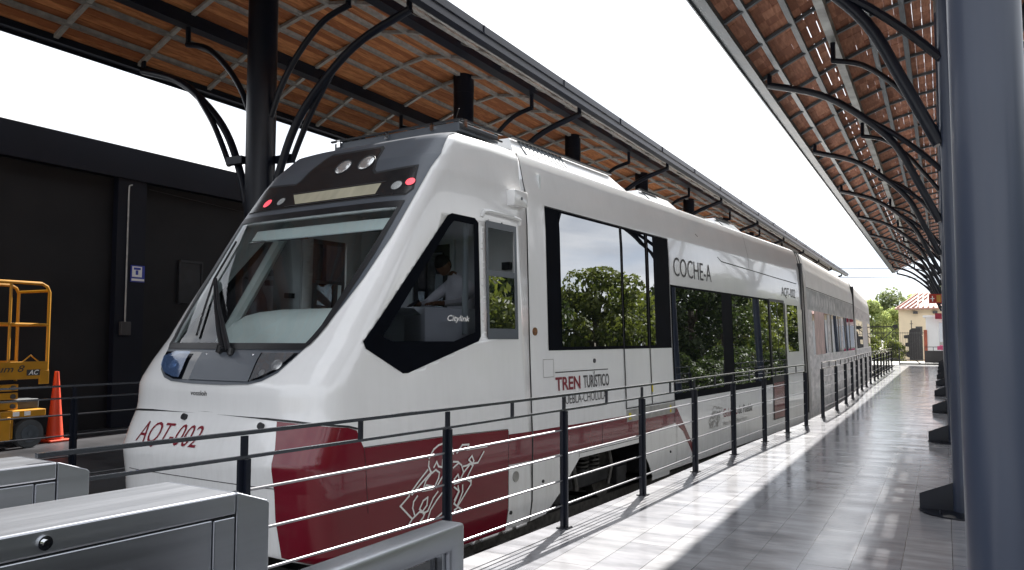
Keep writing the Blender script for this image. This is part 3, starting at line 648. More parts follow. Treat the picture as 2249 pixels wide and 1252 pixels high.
# roof equipment
rb = MB().box(.28, 1.02, -.92, .92, 3.76, 3.86).build('roof_rack', GREY, tram, bevel=.008)
MB().bar((.26, -.95, 3.875), (.26, .95, 3.875), .03, .02).bar((.26, -.95, 3.875), (1.05, -.95, 3.875), .03, .02).bar((.26, -.95, 3.79), (1.05, -.95, 3.79), .02, .02).build('rack_rail', BLACK, rb)
MB().box(.245, .262, -.60, -.55, 3.80, 3.885).box(.245, .262, .05, .10, 3.80, 3.885).box(.245, .262, .8, .85, 3.80, 3.885).box(.30, .35, -.975, -.955, 3.80, 3.885).build('rack_bracket', CHROME, rb)
MB().tube([(.35, -.80, 3.86), (.33, -.88, 4.02)], .004, 5).build('antenna', BLACK, rb)
def pod(x0, x1, h, nm='roof_pod'):
    mb = MB(); vs = [(x0, -.98, 3.70), (x1, -.98, 3.70), (x1 - .35, -.80, 3.74 + h), (x0 + .18, -.80, 3.74 + h), (x0, .98, 3.70), (x1, .98, 3.70), (x1 - .35, .80, 3.74 + h), (x0 + .18, .80, 3.74 + h)]
    mb.add(vs, [(0, 1, 2, 3), (3, 2, 6, 7), (4, 7, 6, 5), (0, 3, 7, 4), (1, 5, 6, 2)])
    o = mb.build(nm, WHITE, tram)
    g = MB()
    n = 12
    for i in range(n):
        x = x0 + .35 + (min(x1 - x0, 3) - 1.6) * 0 + i * .09
        g.bar((x, -.985, 3.712), (x + .02, -.81, 3.735 + h), .05, .012)
    g.build('pod_grille', GALVD, o)
    MB().bar((x0 + .18, -.83, 3.755 + h), (x1 - .3, -.83, 3.755 + h), .04, .02).build('pod_edge', BLACK, o)
    return o
pod(1.25, 4.4, .20); pod(4.9, 6.1, .14); pod(8.4, 9.8, .14)
# bogie
def wheelset(x, parent):
    wl = []
    for y in (-.76, .76):
        wbm = MB(); wbm.tube([(x, y - .065, -.30), (x, y + .065, -.30)], .33, 28); wo_ = wbm.build('wheel', TRKM, parent, smooth=True)
        MB().tube([(x, y - .10, -.30), (x, y + .10, -.30)], .10, 14).build('wheel_hub', TRKD, wo_, smooth=True)
bg_ = MB().box(1.75, 4.1, -1.05, -.93, -.34, -.16).box(1.75, 4.1, .93, 1.05, -.34, -.16).box(2.6, 3.2, -1.0, 1.0, -.35, -.12).box(1.6, 1.75, -1.0, 1.0, -.2, .0)
for x in (2.05, 3.75): bg_.box(x - .14, x + .14, -1.13, -.95, -.42, -.18)
bogie = bg_.build('bogie_frame', TRKD, tram, bevel=.02)
wheelset(2.05, bogie); wheelset(3.75, bogie)
sp = MB()
for x in (2.75, 3.05):
    pts = []
    for i in range(60): t = i / 59 * 5 * 2 * math.pi; pts.append((x + .075 * math.cos(t), -1.05 + .075 * math.sin(t), -.15 + .26 * i / 59))
    sp.tube(pts, .014, 5)
sp.build('suspension_spring', TRKM, bogie, smooth=True)
for pt_, r_ in (([(2.4, -1.1, .05), (2.45, -1.12, -.32)], .035), ([(3.35, -1.12, .1), (3.40, -1.14, -.12), (3.30, -1.14, -.36)], [.03, .028, .02]), ([(1.8, -1.08, -.05), (2.1, -1.1, .02), (2.30, -1.1, -.1)], .05)): MB().tube(pt_, r_, 8).build('brake_linkage', TRKM, bogie, smooth=True)
bog2 = copy_tree(bogie, tram); bog2.location = (8.6, 0, -.12)
MB().box(4.5, 13.3, -1.15, 1.15, -.36, .1).build('underframe', TRKD, tram)
MB().box(-1.6, 1.3, -1.1, 1.1, -.13, .1).build('underframe', TRKD, tram)
# ---- second and third cars
def bellows(x0, x1, parent):
    mb = MB(); n = 6
    for i in range(n):
        a = x0 + (x1 - x0) * i / n; b = x0 + (x1 - x0) * (i + .8) / n; s_ = .96 if i % 2 else .99
        mb.add([(a, -wid(z) * s_, z) for z, _ in WT if z > -.3] + [(a, wid(z) * s_, z) for z, _ in reversed(WT) if z > -.3] + [(b, -wid(z) * s_ * .97, z) for z, _ in WT if z > -.3] + [(b, wid(z) * s_ * .97, z) for z, _ in reversed(WT) if z > -.3],
               [(k, (k + 1) % (2 * (len(WT) - 1)), (k + 1) % (2 * (len(WT) - 1)) + 2 * (len(WT) - 1), k + 2 * (len(WT) - 1)) for k in range(2 * (len(WT) - 1))])
    return mb.build('gangway_bellows', BLACK, parent)
bellows(A1, 13.95, tram)
MB().box(13.30, 13.42, -1.30, -1.18, 2.25, 3.35).build('gangway_post', BLACK, tram)
WRAP = mat('mural_wrap', (.50, .49, .50), .5, 0, .15, 2.2, stretch=(1.0, 1, 3), col2=(.80, .77, .77))
WRAPP = mat('mural_wrap_pink', (.30, .17, .17), .4, 0, .3, 3.2, stretch=(2.2, 1, .6), col2=(.72, .52, .50))
WRAPD = mat('mural_wrap_slate', (.24, .25, .26), .5, 0, .2, 2.5, stretch=(1, 1, 1.5), col2=(.55, .56, .56))
def plain_car(name, Lc, x, y, rz, taper, label):
    nl = 10; secs = [(0, 1.0, 0.0)]
    if taper: secs += [(Lc - 2.6, 1.0, 0), (Lc - 1.6, .97, .25), (Lc - .8, .86, .8), (Lc - .2, .66, 1.6), (Lc, .5, 2.2)]
    else: secs += [(Lc, 1.0, 0)]
    mb = MB(); vs = []; K = 2 * len(WT)
    for (xx, sc, drop) in secs:
        top = 3.74
        ring = [(-wid(z) * sc, z) for z, _ in WT] + [(wid(z) * sc, z) for z, _ in reversed(WT)]
        for yy, zz in ring:
            f = max(zz - 1.4, 0) / 2.34; vs.append((xx, yy, zz - f * drop))
    fs = [(j * K + k, (j + 1) * K + k, (j + 1) * K + (k + 1) % K, j * K + (k + 1) % K) for j in range(len(secs) - 1) for k in range(K)]
    fs += [tuple(range(K)), tuple(range((len(secs) - 1) * K, len(secs) * K))]
    o = mb.add(vs, fs).build(name, mat('matt_car_film', (.88, .86, .84), .6, 0, .04, 2, spec=.2), tram, smooth=True)
    o.location = (x, y, 0); o.rotation_euler = (0, 0, rz); o['label'] = label
    return o
cB = plain_car('middle_car', 11.5, 13.95, 0.03, R(5), False, 'middle car wrapped in grey and pink mural film')
car_side('mural_film', [rect(.02, 11.48, -.35, 1.15)], WRAP, cB, .003); car_side('mural_film', [rect(.02, 11.48, 2.28, 2.80)], WRAPD, cB, .003)
rect_on('mural_film', .02, .75, 1.15, 2.28, WRAP, cB, .003); rect_on('mural_film', 1.15, 3.0, 1.15, 2.28, WRAPP, cB, .006); 
rect_on('car_window', .75, 11.3, 1.16, 2.27, GLD, cB, .004)
for x in (4.4, 6.3, 8.2, 9.6): rect_on('window_mullion', x, x + .32, 1.16, 2.27, BLACK, cB, .007)
for i, (x, ww) in enumerate(((3.7, .55), (7.0, .5))): rect_on('mural_figure', x, x + ww, 1.18, 2.25, WRAP, cB, .009)
for i in range(9):
    x = 1.0 + i * .55; hgt = random.uniform(.22, .32)
    v, f = strokes_flat([[(x, 2.42), (x + .1, 2.42 + hgt), (x + .2, 2.44), (x + .33, 2.42 + hgt * .9)]], .05); map2('mural_marks', [(a, b, k * .00003) for k, (a, b) in enumerate(v)], f, lambda x, z, e: (x, -(wid(z) + .006 + e), z), TXTW, cB)
vs, fs = strokes_flat([[(0, 2.82), (11.5, 2.82)]], .02); map2('roof_seam', vs, fs, side_map(.004), SEAMB, cB)
cx_, cy_ = 13.95 + 11.5 * math.cos(R(5)), .03 + 11.5 * math.sin(R(5))
bell = bellows(0, .5, cB); bell.location = (11.5, 0, 0)
MB().box(11.45, 11.55, -1.30, -1.18, -.3, 3.5).build('gangway_post', BLACK, cB)
cC = plain_car('rear_car', 15.4, cx_ + .5, cy_ + .05, R(7), True, 'white rear car with pale roof and mural film near its cab')
rect_on('car_window', .5, 5.2, 1.2, 2.3, GLP, cC, .004); rect_on('mural_film', .1, 12.8, -.3, 1.15, WRAP, cC, .003); rect_on('mural_film', 5.4, 9.4, 1.2, 2.4, mat('mural_white', (.66, .62, .63), .4, 0, .2, 3, stretch=(3, 1, .6)), cC, .004)
rect_on('car_window', 9.7, 12.6, 1.2, 2.3, GLP, cC, .004)
rect_on('mural_film', .1, 12.8, 2.35, 2.8, WRAP, cC, .0035)
# ---------------------------------------------------------------- driver
def figure():
    bm = bmesh.new()
    pts = {'pel': (1.0, -.5, 1.28, .155), 'bel': (1.0, -.5, 1.50, .145), 'che': (.96, -.5, 1.80, .155), 'ucb': (.87, -.5, 2.08, .150), 'nb': (.76, -.5, 2.24, .075), 'nk': (.68, -.5, 2.30, .058),
           'sl': (.83, -.32, 2.13, .075), 'sr': (.83, -.68, 2.13, .075), 'el': (.58, -.24, 1.94, .050), 'er': (.56, -.76, 1.95, .050), 'wl': (.32, -.36, 1.93, .032), 'wr': (.30, -.64, 1.93, .032),
           'hl': (.24, -.38, 1.925, .026), 'hr': (.22, -.62, 1.925, .026),
           'ql': (.86, -.40, 1.24, .09), 'qr': (.86, -.60, 1.24, .09), 'kl': (.52, -.38, 1.20, .062), 'kr': (.52, -.62, 1.20, .062), 'al': (.50, -.38, .72, .04), 'ar': (.50, -.62, .72, .04), 'fl': (.36, -.37, .64, .035), 'fr': (.36, -.63, .64, .035)}
    E_ = [('pel', 'bel'), ('bel', 'che'), ('che', 'ucb'), ('ucb', 'nb'), ('nb', 'nk'), ('ucb', 'sl'), ('ucb', 'sr'), ('sl', 'el'), ('sr', 'er'), ('el', 'wl'), ('er', 'wr'), ('wl', 'hl'), ('wr', 'hr'), ('pel', 'ql'), ('pel', 'qr'), ('ql', 'kl'), ('qr', 'kr'), ('kl', 'al'), ('kr', 'ar'), ('al', 'fl'), ('ar', 'fr')]
    fing = []
    for h, yy in (('hl', -.38), ('hr', -.62)):
        sg = -1 if h == 'hl' else 1
        for i in range(4):
            a = (pts[h][0] - .035, yy + (i - 1.5) * .019, 1.925); ln = (.055, .066, .070, .058)[i]
            fing.append((h, a, (a[0] - ln * .6, a[1], 1.922), (a[0] - ln, a[1], 1.905)))
        fing.append((h, (pts[h][0] + .0, yy + sg * -.030, 1.922), (pts[h][0] - .03, yy + sg * -.048, 1.918), (pts[h][0] - .055, yy + sg * -.05, 1.91)))
    V = {}; order = []
    for k, p in pts.items(): V[k] = len(order); order.append(p)
    edges = [(V[a], V[b]) for a, b in E_]
    for h, a, b, c in fing:
        i0 = len(order); order += [(*a, .0095), (*b, .0085), (*c, .007)]; edges += [(V[h], i0), (i0, i0 + 1), (i0 + 1, i0 + 2)]
    me = bpy.data.meshes.new('person'); me.from_pydata([p[:3] for p in order], edges, []); o = bpy.data.objects.new('person', me); COL.objects.link(o)
    md = o.modifiers.new('skin', 'SKIN'); sk = me.skin_vertices[0].data if me.skin_vertices else None
    if sk is None:
        bpy.context.view_layer.objects.active = o; o.select_set(True)
        bpy.ops.mesh.customdata_skin_add(); sk = me.skin_vertices[0].data
    for i, p in enumerate(order): sk[i].radius = (p[3], p[3]); sk[i].use_root = (i == 0)
    o.modifiers.new('sub', 'SUBSURF').levels = 1; o.modifiers['sub'].render_levels = 1
    dg = bpy.context.evaluated_depsgraph_get(); dg.update(); m2 = bpy.data.meshes.new_from_object(o.evaluated_get(dg))
    o.modifiers.clear(); o.data = m2; m2.materials.clear()
    for m_ in (SKIN, SHIRT, TROUS): m2.materials.append(m_)
    # head joined into the body mesh
    bm = bmesh.new(); bm.from_mesh(m2)
    hb = MB(); hc = Vector((.555, -.5, 2.37)); rot = Matrix.Rotation(R(-42), 4, 'Y')
    t_ = MB(); t_.sphere((0, 0, 0), (.098, .078, .118), 24, 16)
    vs = []
    for v in t_.v:
        v = Vector(v)
        if v.x < 0:                                   # face side
            if -.075 < v.z < -.03: v.x *= .93
            if abs(v.y) < .022 and -.045 < v.z < .025: v.x -= .020 * (1 - abs(v.y) / .022) * (1 if v.z < 0 else .5)   # nose
            if .012 < abs(v.y) < .045 and 0 < v.z < .03: v.x += .010                                               # eye sockets
            if v.z < -.08: v.x -= .012                                                                             # chin
        vs.append(hc + (rot @ v))
    hb.add(vs, t_.f)
    for sg in (-1, 1):
        e = MB(); e.sphere((.0, 0, 0), (.020, .010, .030), 10, 7)
        hb.add([hc + (rot @ (Vector(v) + Vector((.012, sg * .080, 0)))) for v in e.v], e.f)
    vv = [bm.verts.new(v) for v in hb.v]
    for f in hb.f:
        try: bm.faces.new([vv[i] for i in f]).smooth = True
        except ValueError: pass
    for f in bm.faces:
        c = f.calc_center_median(); f.smooth = True
        ishand = c.x < .335 and c.z > 1.5; ishead = (c - hc).length < .16 or (c.z > 2.27 and c.x < .74)
        f.material_index = 2 if c.z < 1.36 else (0 if ishand or ishead else 1)
    bm.to_mesh(m2); bm.free()
    hair = MB(); h_ = MB(); h_.sphere((0, 0, 0), (.106, .085, .124), 20, 12)
    keep = [f for f in h_.f if not all((Vector(h_.v[i]).x < .0 and Vector(h_.v[i]).z < .055) or Vector(h_.v[i]).z < -.055 for i in f)]
    hair.add([hc + (rot @ Vector(v)) for v in h_.v], keep); ho = hair.build('hair', HAIR, o, smooth=True)
    o.matrix_world = TM
    return tag(o, 'driver in a white long-sleeved shirt bending over the desk behind the side window', 'person')
figure()

# ================================================================ SETTING
GRND = mat('ground_gravel', (.16, .15, .135), .95, 0, .3, .8, bump=.4, bscale=6)
BALL = mat('track_ballast', (.045, .044, .043), .95, 0, .5, 9, bump=1.0, bscale=14)
CONC = mat('platform_concrete', (.22, .22, .21), .8, 0, .15, 2, bump=.1)
DARKF = mat('dark_platform_floor', (.022, .022, .026), .4, 0, .35, 1.4, bump=.15, bscale=5, rvar=.12)
tag(MB().add([(-900, -700, -.95), (900, -700, -.95), (900, 1200, -.95), (-900, 1200, -.95)], [(0, 1, 2, 3)]).build('ground', GRND), kind='structure')
FEN = [(-3.22, 2.0), (-3.09, 2.97), (-2.93, 4.59), (-2.81, 6.19), (-2.70, 7.84), (-2.625, 9.5), (-2.55, 11.15), (-2.455, 12.77), (-2.36, 14.2), (-2.25, 15.5)]
FEN2 = [(-2.19, 17.3), (-2.14, 19.2), (-2.14, 21.1), (-2.17, 23.0), (-2.23, 25.0), (-2.28, 27.0), (-2.31, 29.0), (-2.33, 31.0), (-2.34, 33.0), (-2.36, 35), (-2.37, 37), (-2.39, 39), (-2.40, 41), (-2.41, 43), (-2.42, 45.6)]
edge = [(x - .15, y) for x, y in [(-3.55, -8)] + FEN + FEN2 + [(-2.5, 54.5)]]
pv = edge + [(3.4, 54.5), (3.4, -8)]
mb = MB(); mb.prism(pv, -.95, -.006, 'z'); tag(mb.build('platform_base', CONC), kind='structure')
mb = MB(); n = len(pv); mb.add([(x, y, 0) for x, y in pv] + [(x, y, -.05) for x, y in pv], [tuple(range(n))] + [(i, i + n, (i + 1) % n + n, (i + 1) % n) for i in range(n)])
tag(mb.build('platform_floor', FLOOR), kind='structure')
LE = [(-8.1, -3), (-7.62, 4.9), (-7.2, 10), (-6.75, 15), (-6.45, 19.5), (-6.35, 24), (-6.35, 32), (-6.7, 40), (-7.3, 50), (-7.9, 58)]
lv = LE + [(-20, 58), (-20, -3)]
mb = MB(); n = len(lv); mb.add([(x, y, 0) for x, y in lv] + [(x, y, -.95) for x, y in lv], [tuple(range(n))] + [(i, i + n, (i + 1) % n + n, (i + 1) % n) for i in range(n)])
tag(mb.build('opposite_platform', DARKF), kind='structure')
# track
tb = [(x - .2, y) for x, y in edge]; mb = MB()
mb.prism([(-8.6, -12)] + [(-2.6, -12)] + [(-2.3, 60), (-8.2, 60)], -.97, -.80, 'z')
tag(mb.build('track_bed', BALL), kind='structure')
ctr = [(-6.5, -6), (-5.95, .6), (-5.43, 6.9), (-4.85, 13), (-4.35, 18.5), (-4.22, 21), (-4.22, 32), (-4.4, 36), (-4.8, 48), (-5.2, 60)]
mb = MB()
for s_ in (-.72, .72):
    for a, b in zip(ctr, ctr[1:]): mb.bar((a[0] + s_, a[1], -.70), (b[0] + s_, b[1], -.70), .07, .14)
tag(mb.build('rails', TRKM), kind='structure')
mb = MB()
for i in range(90):
    y = -5 + i * .7
    for a, b in zip(ctr, ctr[1:]):
        if a[1] <= y < b[1]: t = (y - a[1]) / (b[1] - a[1]); x = a[0] + t * (b[0] - a[0]); mb.box(x - 1.2, x + 1.2, y - .12, y + .12, -.80, -.765)
tag(mb.build('sleepers', CONC), kind='structure')

# ================================================================ RAILINGS
RZ = [1.085, .965, .80, .595, .39, .19]
def railing(name, pts, label, group=None, skip=False):
    root = tag(empty(name, (pts[0][0], pts[0][1], 0)), label, 'railing', group); ox, oy = pts[0]
    L_ = [(x - ox, y - oy) for x, y in pts]
    post = None
    for i, (x, y) in enumerate(L_):
        j = min(i, len(L_) - 2); dx, dy = L_[j + 1][0] - L_[j][0], L_[j + 1][1] - L_[j][1]; ang = math.atan2(dy, dx)
        if skip and i == 0: continue
        if post is None:
            mb = MB().box(-.009, .009, -.036, .036, 0, .955).box(-.034, .034, -.010, .010, 0.012, .955).box(-.008, .008, -.018, .018, .955, 1.07).box(-.05, .05, -.05, .05, 0.001, .012)
            mb.tube([(-.035, .035, .012), (-.035, .035, .03)], .008, 6).tube([(.035, -.035, .012), (.035, -.035, .03)], .008, 6)
            post = mb.build('post', NAVY, root); p = post
        else: p = post.copy(); COL.objects.link(p); p.parent = root
        p.location = (x, y, 0); p.rotation_euler = (0, 0, ang + math.pi / 2)
    for k, z in enumerate(RZ):
        mb = MB()
        for a, b in zip(L_, L_[1:]):
            d = Vector((b[0] - a[0], b[1] - a[1], 0)).normalized() * .0
            if k < 2: mb.bar((a[0], a[1], z), (b[0], b[1], z), .028 if k == 0 else .022, .019 if k == 0 else .016)
            else: mb.tube([(a[0], a[1], z), (b[0], b[1], z)], .0078, 8)
        mb.build('top_rail' if k == 0 else ('handrail' if k == 1 else 'rail'), RAILN if k < 2 else BRIGHTR, root, smooth=(k > 1))
    sp_ = None
    for a, b in zip(L_, L_[1:]):
        x, y = (a[0] + b[0]) / 2, (a[1] + b[1]) / 2
        if skip and a == L_[0]: continue
        if sp_ is None: sp_ = q_ = MB().box(-.008, .008, -.015, .015, RZ[1], RZ[0]).build('spacer', NAVY, root)
        else: q_ = sp_.copy(); COL.objects.link(q_); q_.parent = root
        q_.location = (x, y, 0)
    return root
railing('platform_railing', FEN, 'long dark blue railing with pale steel rails between the platform and the tram front car', skip=True)
railing('platform_railing', FEN2, 'farther section of dark railing beyond the gap, curving beside the middle and rear cars')
lf = [(-7.86, 2.0), (-7.6, 5.16), (-7.33, 8.5), (-7.1, 11.7), (-6.85, 14.9)]
railing('platform_railing', [(x - .12, y) for x, y in lf], 'dark railing on the opposite platform in front of the orange lift and cone')

# ================================================================ CANOPIES
def prof_z(r):
    T = [(0, 7.02), (.55, 6.93), (1.05, 6.80), (1.58, 6.59), (2.0, 6.38), (2.44, 6.16), (2.87, 5.93)]; r = abs(r)
    for a, b in zip(T, T[1:]):
        if r <= b[0]: t = (r - a[0]) / (b[0] - a[0]); return a[1] * (1 - t) + b[1] * t
    return T[-1][1]
PUR = [0, .55, 1.05, 1.58, 2.0, 2.44]
GALVL = mat('beam_steel_sunpatches', (.24, .25, .25), .5, .2, .5, 2.0)  # pale patches in the colour imitate sunlight thrown onto the main beams
def canopy(name, xc, slope, ys, y0, y1, label, colr, mtile, mpur, mrib, mbeam, gaps, mcol):
    root = tag(empty(name, (xc, 0, 0)), label, 'canopy')
    X = lambda y: slope * (y - 2.8)
    def V(r, y, dz=0): return (r + X(y), y, prof_z(r) + dz)
    # clay tiles laid in strips
    rnd = random.Random(3); mb = MB(); W = .128 if gaps else .11; ny = int((y1 - y0) / 1.4)
    rs = []
    for a, b in zip(PUR + [], PUR[1:] + [2.84]):
        n = max(3, round((b - a) / W)); rs += [(a + (b - a) * i / n, a + (b - a) * (i + 1) / n) for i in range(n)]
    rs = rs + [(-b, -a) for a, b in rs]
    for k in range(ny):
        ya = y0 + k * 1.4; npc = (5 if ya < 30 else 2) if gaps else 1
        for ra, rb in rs:
            for q in range(npc):
                p = ya + 1.4 * q / npc; e = p + 1.4 / npc - .003
                side = (ra + rb) / 2
                g = .0015 if gaps else .013
                if gaps:
                    u = rnd.random()
                    pr = .52 if side > -.4 else (.34 if side > -1.5 else .13)
                    if u < pr * .8: g = .003 + .006 * rnd.random()
                if gaps and abs(side + 1.90) < .17 and u < .8 and q % 5 != 4: g = .017
                dz = rnd.uniform(-.004, .004); a = ra + .001; b = rb - g
                th = .022
                vs = [V(a, p, dz), V(b, p, dz), V(b, e, dz), V(a, e, dz), V(a, p, dz + th), V(b, p, dz + th), V(b, e, dz + th), V(a, e, dz + th)]
                mb.hexa(vs, rnd.uniform(-.22, .22) + .001)
    dk = mb.build('tile_deck', mtile, root, recalc=False)
    if not gaps:
        R_ = sorted([-2.87] + [-r for r in PUR[1:]] + PUR + [2.87]); n = len(R_)
        MB().add([(r, y, prof_z(r) + .035) for y in (y0, y1) for r in R_], [(i, i + 1, n + i + 1, n + i) for i in range(n - 1)]).build('light_block_sheet', BARK, root)  # added backing sheet, stops sky light leaking through the tile gaps
    # purlins
    for r in sorted(set([x for x in PUR] + [-x for x in PUR])):
        big = abs(abs(r) - 1.58) < .01; h_ = (.16 if gaps else .20) if big else .06; wd = (.13 if gaps else .20) if big else .085
        mb = MB(); mb.hexa([(r - wd / 2 + X(y0), y0, prof_z(r) - .012 - h_), (r + wd / 2 + X(y0), y0, prof_z(r) - .012 - h_), (r + wd / 2 + X(y1), y1, prof_z(r) - .012 - h_), (r - wd / 2 + X(y1), y1, prof_z(r) - .012 - h_),
                            (r - wd / 2 + X(y0), y0, prof_z(r) - .008), (r + wd / 2 + X(y0), y0, prof_z(r) - .008), (r + wd / 2 + X(y1), y1, prof_z(r) - .008), (r - wd / 2 + X(y1), y1, prof_z(r) - .008)])
        mb.build('main_beam' if big else 'purlin', mbeam if big else mpur, root)
    # edge beams with gutters
    for s_ in (-1, 1):
        r = 2.90 * s_; mb = MB()
        def qd(ra, rb, za, zb):
            a, b = min(ra * s_, rb * s_), max(ra * s_, rb * s_)
            mb.hexa([(a + X(y0), y0, za), (b + X(y0), y0, za), (b + X(y1), y1, za), (a + X(y1), y1, za), (a + X(y0), y0, zb), (b + X(y0), y0, zb), (b + X(y1), y1, zb), (a + X(y1), y1, zb)])
        qd(2.70, 2.87, 5.90, 6.0); qd(2.872, 2.89, 5.86, 6.06)
        eo = mb.build('edge_beam', mbeam if not gaps else mpur, root)
        mb = MB(); qd(2.892, 2.92, 5.965, 6.075); mb.build('gutter', GALVD if gaps else NAVY, eo)
        mb = MB()
        yy = ys[0] - 1.4
        while yy < y1 - .5:
            a, b = sorted((2.921 * s_, 2.935 * s_)); mb.box(a + X(yy), b + X(yy), yy - .015, yy + .015, 5.96, 6.07); yy += 2.8
        mb.build('gutter_bracket', NAVY, eo)
    # ribs, one mesh then copies
    rp_ = [-2.72, -2.44, -2.2, -2.0, -1.8, -1.58, -1.3, -1.05, -.8, -.55, -.25, 0]; rp_ += [-r for r in reversed(rp_[:-1])]
    mb = MB()
    for a, b in zip(rp_, rp_[1:]): mb.bar((a, 0, prof_z(a) - .045), (b, 0, prof_z(b) - .045), .060 if gaps else .075, .05)
    rib = mb.build('rib', mrib, root); rib.location = (X(y0), y0, 0)
    for k in range(1, ny + 1):
        c = rib.copy(); COL.objects.link(c); c.parent = root; y = y0 + 1.4 * k; c.location = (X(y), y, 0)
    # columns
    cr = colr; first = None
    def arc(T, n=5):
        out = []
        for i in range(len(T) - 1):
            p0 = T[max(i - 1, 0)]; p1 = T[i]; p2 = T[i + 1]; p3 = T[min(i + 2, len(T) - 1)]
            for k in range(n):
                t = k / n; out.append(tuple(.5 * ((2 * p1[j]) + (-p0[j] + p2[j]) * t + (2 * p0[j] - 5 * p1[j] + 4 * p2[j] - p3[j]) * t * t + (-p0[j] + 3 * p1[j] - 3 * p2[j] + p3[j]) * t ** 3) for j in range(2)))
        out.append(T[-1]); return out
    for y in ys:
        if first is None:
            colm = MB().tube([(0, 0, 0), (0, 0, 6.62)], cr, 40).build('column', mcol, root, smooth=True)
            MB().tube([(0, 0, 6.62), (0, 0, 7.0)], cr * 1.02, 24).build('column_head', BARK if False else mbeam, colm, smooth=True)
            f = MB()
            for t in range(4):
                a = t * math.pi / 2; ca, sa = math.cos(a), math.sin(a); th = .014; cs = (cr - .005, cr + .27)
                pts = [(cs[0], 0), (cs[1], 0), (cs[1], .135), (cs[0], .25)]; nx, ny_ = -sa * th / 2, ca * th / 2
                vs = [(p * ca + nx, p * sa + ny_, z + .012) for p, z in pts] + [(p * ca - nx, p * sa - ny_, z + .012) for p, z in pts]
                f.add(vs, [(0, 1, 2, 3), (7, 6, 5, 4), (0, 4, 5, 1), (1, 5, 6, 2), (2, 6, 7, 3), (3, 7, 4, 0)])
            f.tube([(0, 0, .001), (0, 0, .013)], cr + .28, 24)
            for t in range(4):
                a = (t + .5) * math.pi / 2; x_, y_ = math.cos(a) * (cr + .19), math.sin(a) * (cr + .19); f.tube([(x_, y_, .013), (x_, y_, .045)], .014, 6)
            f.build('foot_plate', NAVY, colm)
            for s_ in (-1, 1):
                A = arc([(2.62, 5.86), (1.80, 5.58), (1.18, 5.14), (.70, 4.62), (.40, 4.0), (cr * .9 + .02, 3.35)])
                mb = MB(); mb.tube([(s_ * r, 0, z) for r, z in A], .058, 10).tube([(s_ * 2.60, 0, 5.84), (s_ * 2.60, 0, 6.05)], .04, 8)
                ar = mb.build('outer_arm', NAVY, colm, smooth=True)
                B = arc([(1.60, 6.12), (1.15, 5.98), (.72, 5.62), (.40, 5.2), (cr * .9, 4.75)])
                mb = MB(); mb.tube([(s_ * r, 0, z) for r, z in B], .045, 10).tube([(s_ * 1.58, 0, 6.10), (s_ * 1.58, 0, 6.44)], .04, 8)
                mb.build('inner_arm', NAVY, colm, smooth=True)
                for sy in (s_,):
                    C_ = arc([(1.30, 5.25), (.92, 4.80), (.66, 4.40), (.48, 4.08)] if cr > .15 else [(1.15, 5.12), (.72, 4.80), (.36, 4.47), (cr * .7, 4.15)])
                    mb = MB(); mb.tube([(s_ * r, (sy * .03 + (1.3 - r) * .12 * sy) * (1 if cr > .15 else .2), z) for r, z in C_], .042, 8)
                    if cr > .15: mb.box(min(s_ * (cr - .02), s_ * .50), max(s_ * (cr - .02), s_ * .50), sy * .13 - .05, sy * .13 + .05, 4.08, 4.19)
                    mb.build('brace', NAVY, ar, smooth=True)
            first = colm; c = colm
        else: c = copy_tree(first, root)
        c.location = (X(y), y, 0)
    return root
ysr = [2.80 + 5.6 * i for i in range(11)]
canopy('station_canopy', .135, -.0028, ysr, -1.4, 58.8, 'long arched canopy of brown clay tiles over the near platform, on slim blue-grey columns', .099, TILE_B, GALVD, GALVD, GALVL, True, BLUECOL)
ysl = [8.5 - 5.6 + 5.6 * i for i in range(11)]
canopy('station_canopy', -8.65, 0.0, ysl, -1.3, 60.3, 'long arched canopy of orange clay tiles beyond the tram, on thick navy columns', .21, TILE_A, GALV, GALV, NAVY, False, NAVY)

# hanging signs
s = tag(MB().box(-.56, -.02, 39.9, 40.0, 3.12, 3.52).build('hanging_sign', SIGNR), 'small red hanging sign with white arrow and amber panel under the near canopy', 'sign')
MB().box(-.26, -.10, 39.88, 39.9, 3.17, 3.47).build('amber_panel', SIGNY, s)
MB().box(-.44, -.40, 39.88, 39.9, 3.2, 3.44).box(-.50, -.34, 39.875, 39.9, 3.30, 3.34).build('sign_symbol', TXTW, s)
MB().tube([(-.5, 39.95, 3.52), (-.5, 39.95, 6.7)], .012, 6).tube([(-.08, 39.95, 3.52), (-.08, 39.95, 6.75)], .012, 6).build('hanger', NAVY, s)

# ================================================================ TURNSTILES
def turnstile(name, x0, x1, yend, label, bolt=False):
    root = tag(empty(name, ((x0 + x1) / 2, yend, 0), R(-5.5)), label, 'turnstile', 'steel ticket barriers at the platform entrance'); hw = (x1 - x0) / 2; zt = 1.055; zb = zt - .068
    MB().box(-hw, hw, -1.35, 0, zb, zt).build('top_housing', STEEL, root, bevel=.006)
    MB().box(-hw + .012, hw - .012, -1.35, -.08, .02, zb - .007).build('side_panel', STEEL, root, bevel=.004)
    MB().box(-hw + .02, hw - .02, -1.3, .1, zb - .009, zb - .001).build('shadow_gap', BLACK, root)
    pr = [(0.004, .02), (.135, .02), (.135, zt - .052), (.125, zt - .043), (.004, zt)]
    mb = MB(); mb.prism(pr, -hw, hw, 'x'); mb.build('end_cap', STEEL, root, bevel=.003)
    MB().box(-hw + .004, hw - .004, -.078, 0, .02, zb - .008).build('end_panel', STEEL, root, bevel=.004)
    if bolt:
        MB().tube([(hw, -.60, zt - .036), (hw + .007, -.60, zt - .036)], .019, 20).tube([(hw, -.60, zt - .036), (hw + .016, -.60, zt - .036)], .010, 14).build('key_lock', CHROME, root, smooth=True)
    return root
turnstile('turnstile', -2.405, -2.035, 1.945, 'nearest brushed steel turnstile housing with a round key lock on its side', True)
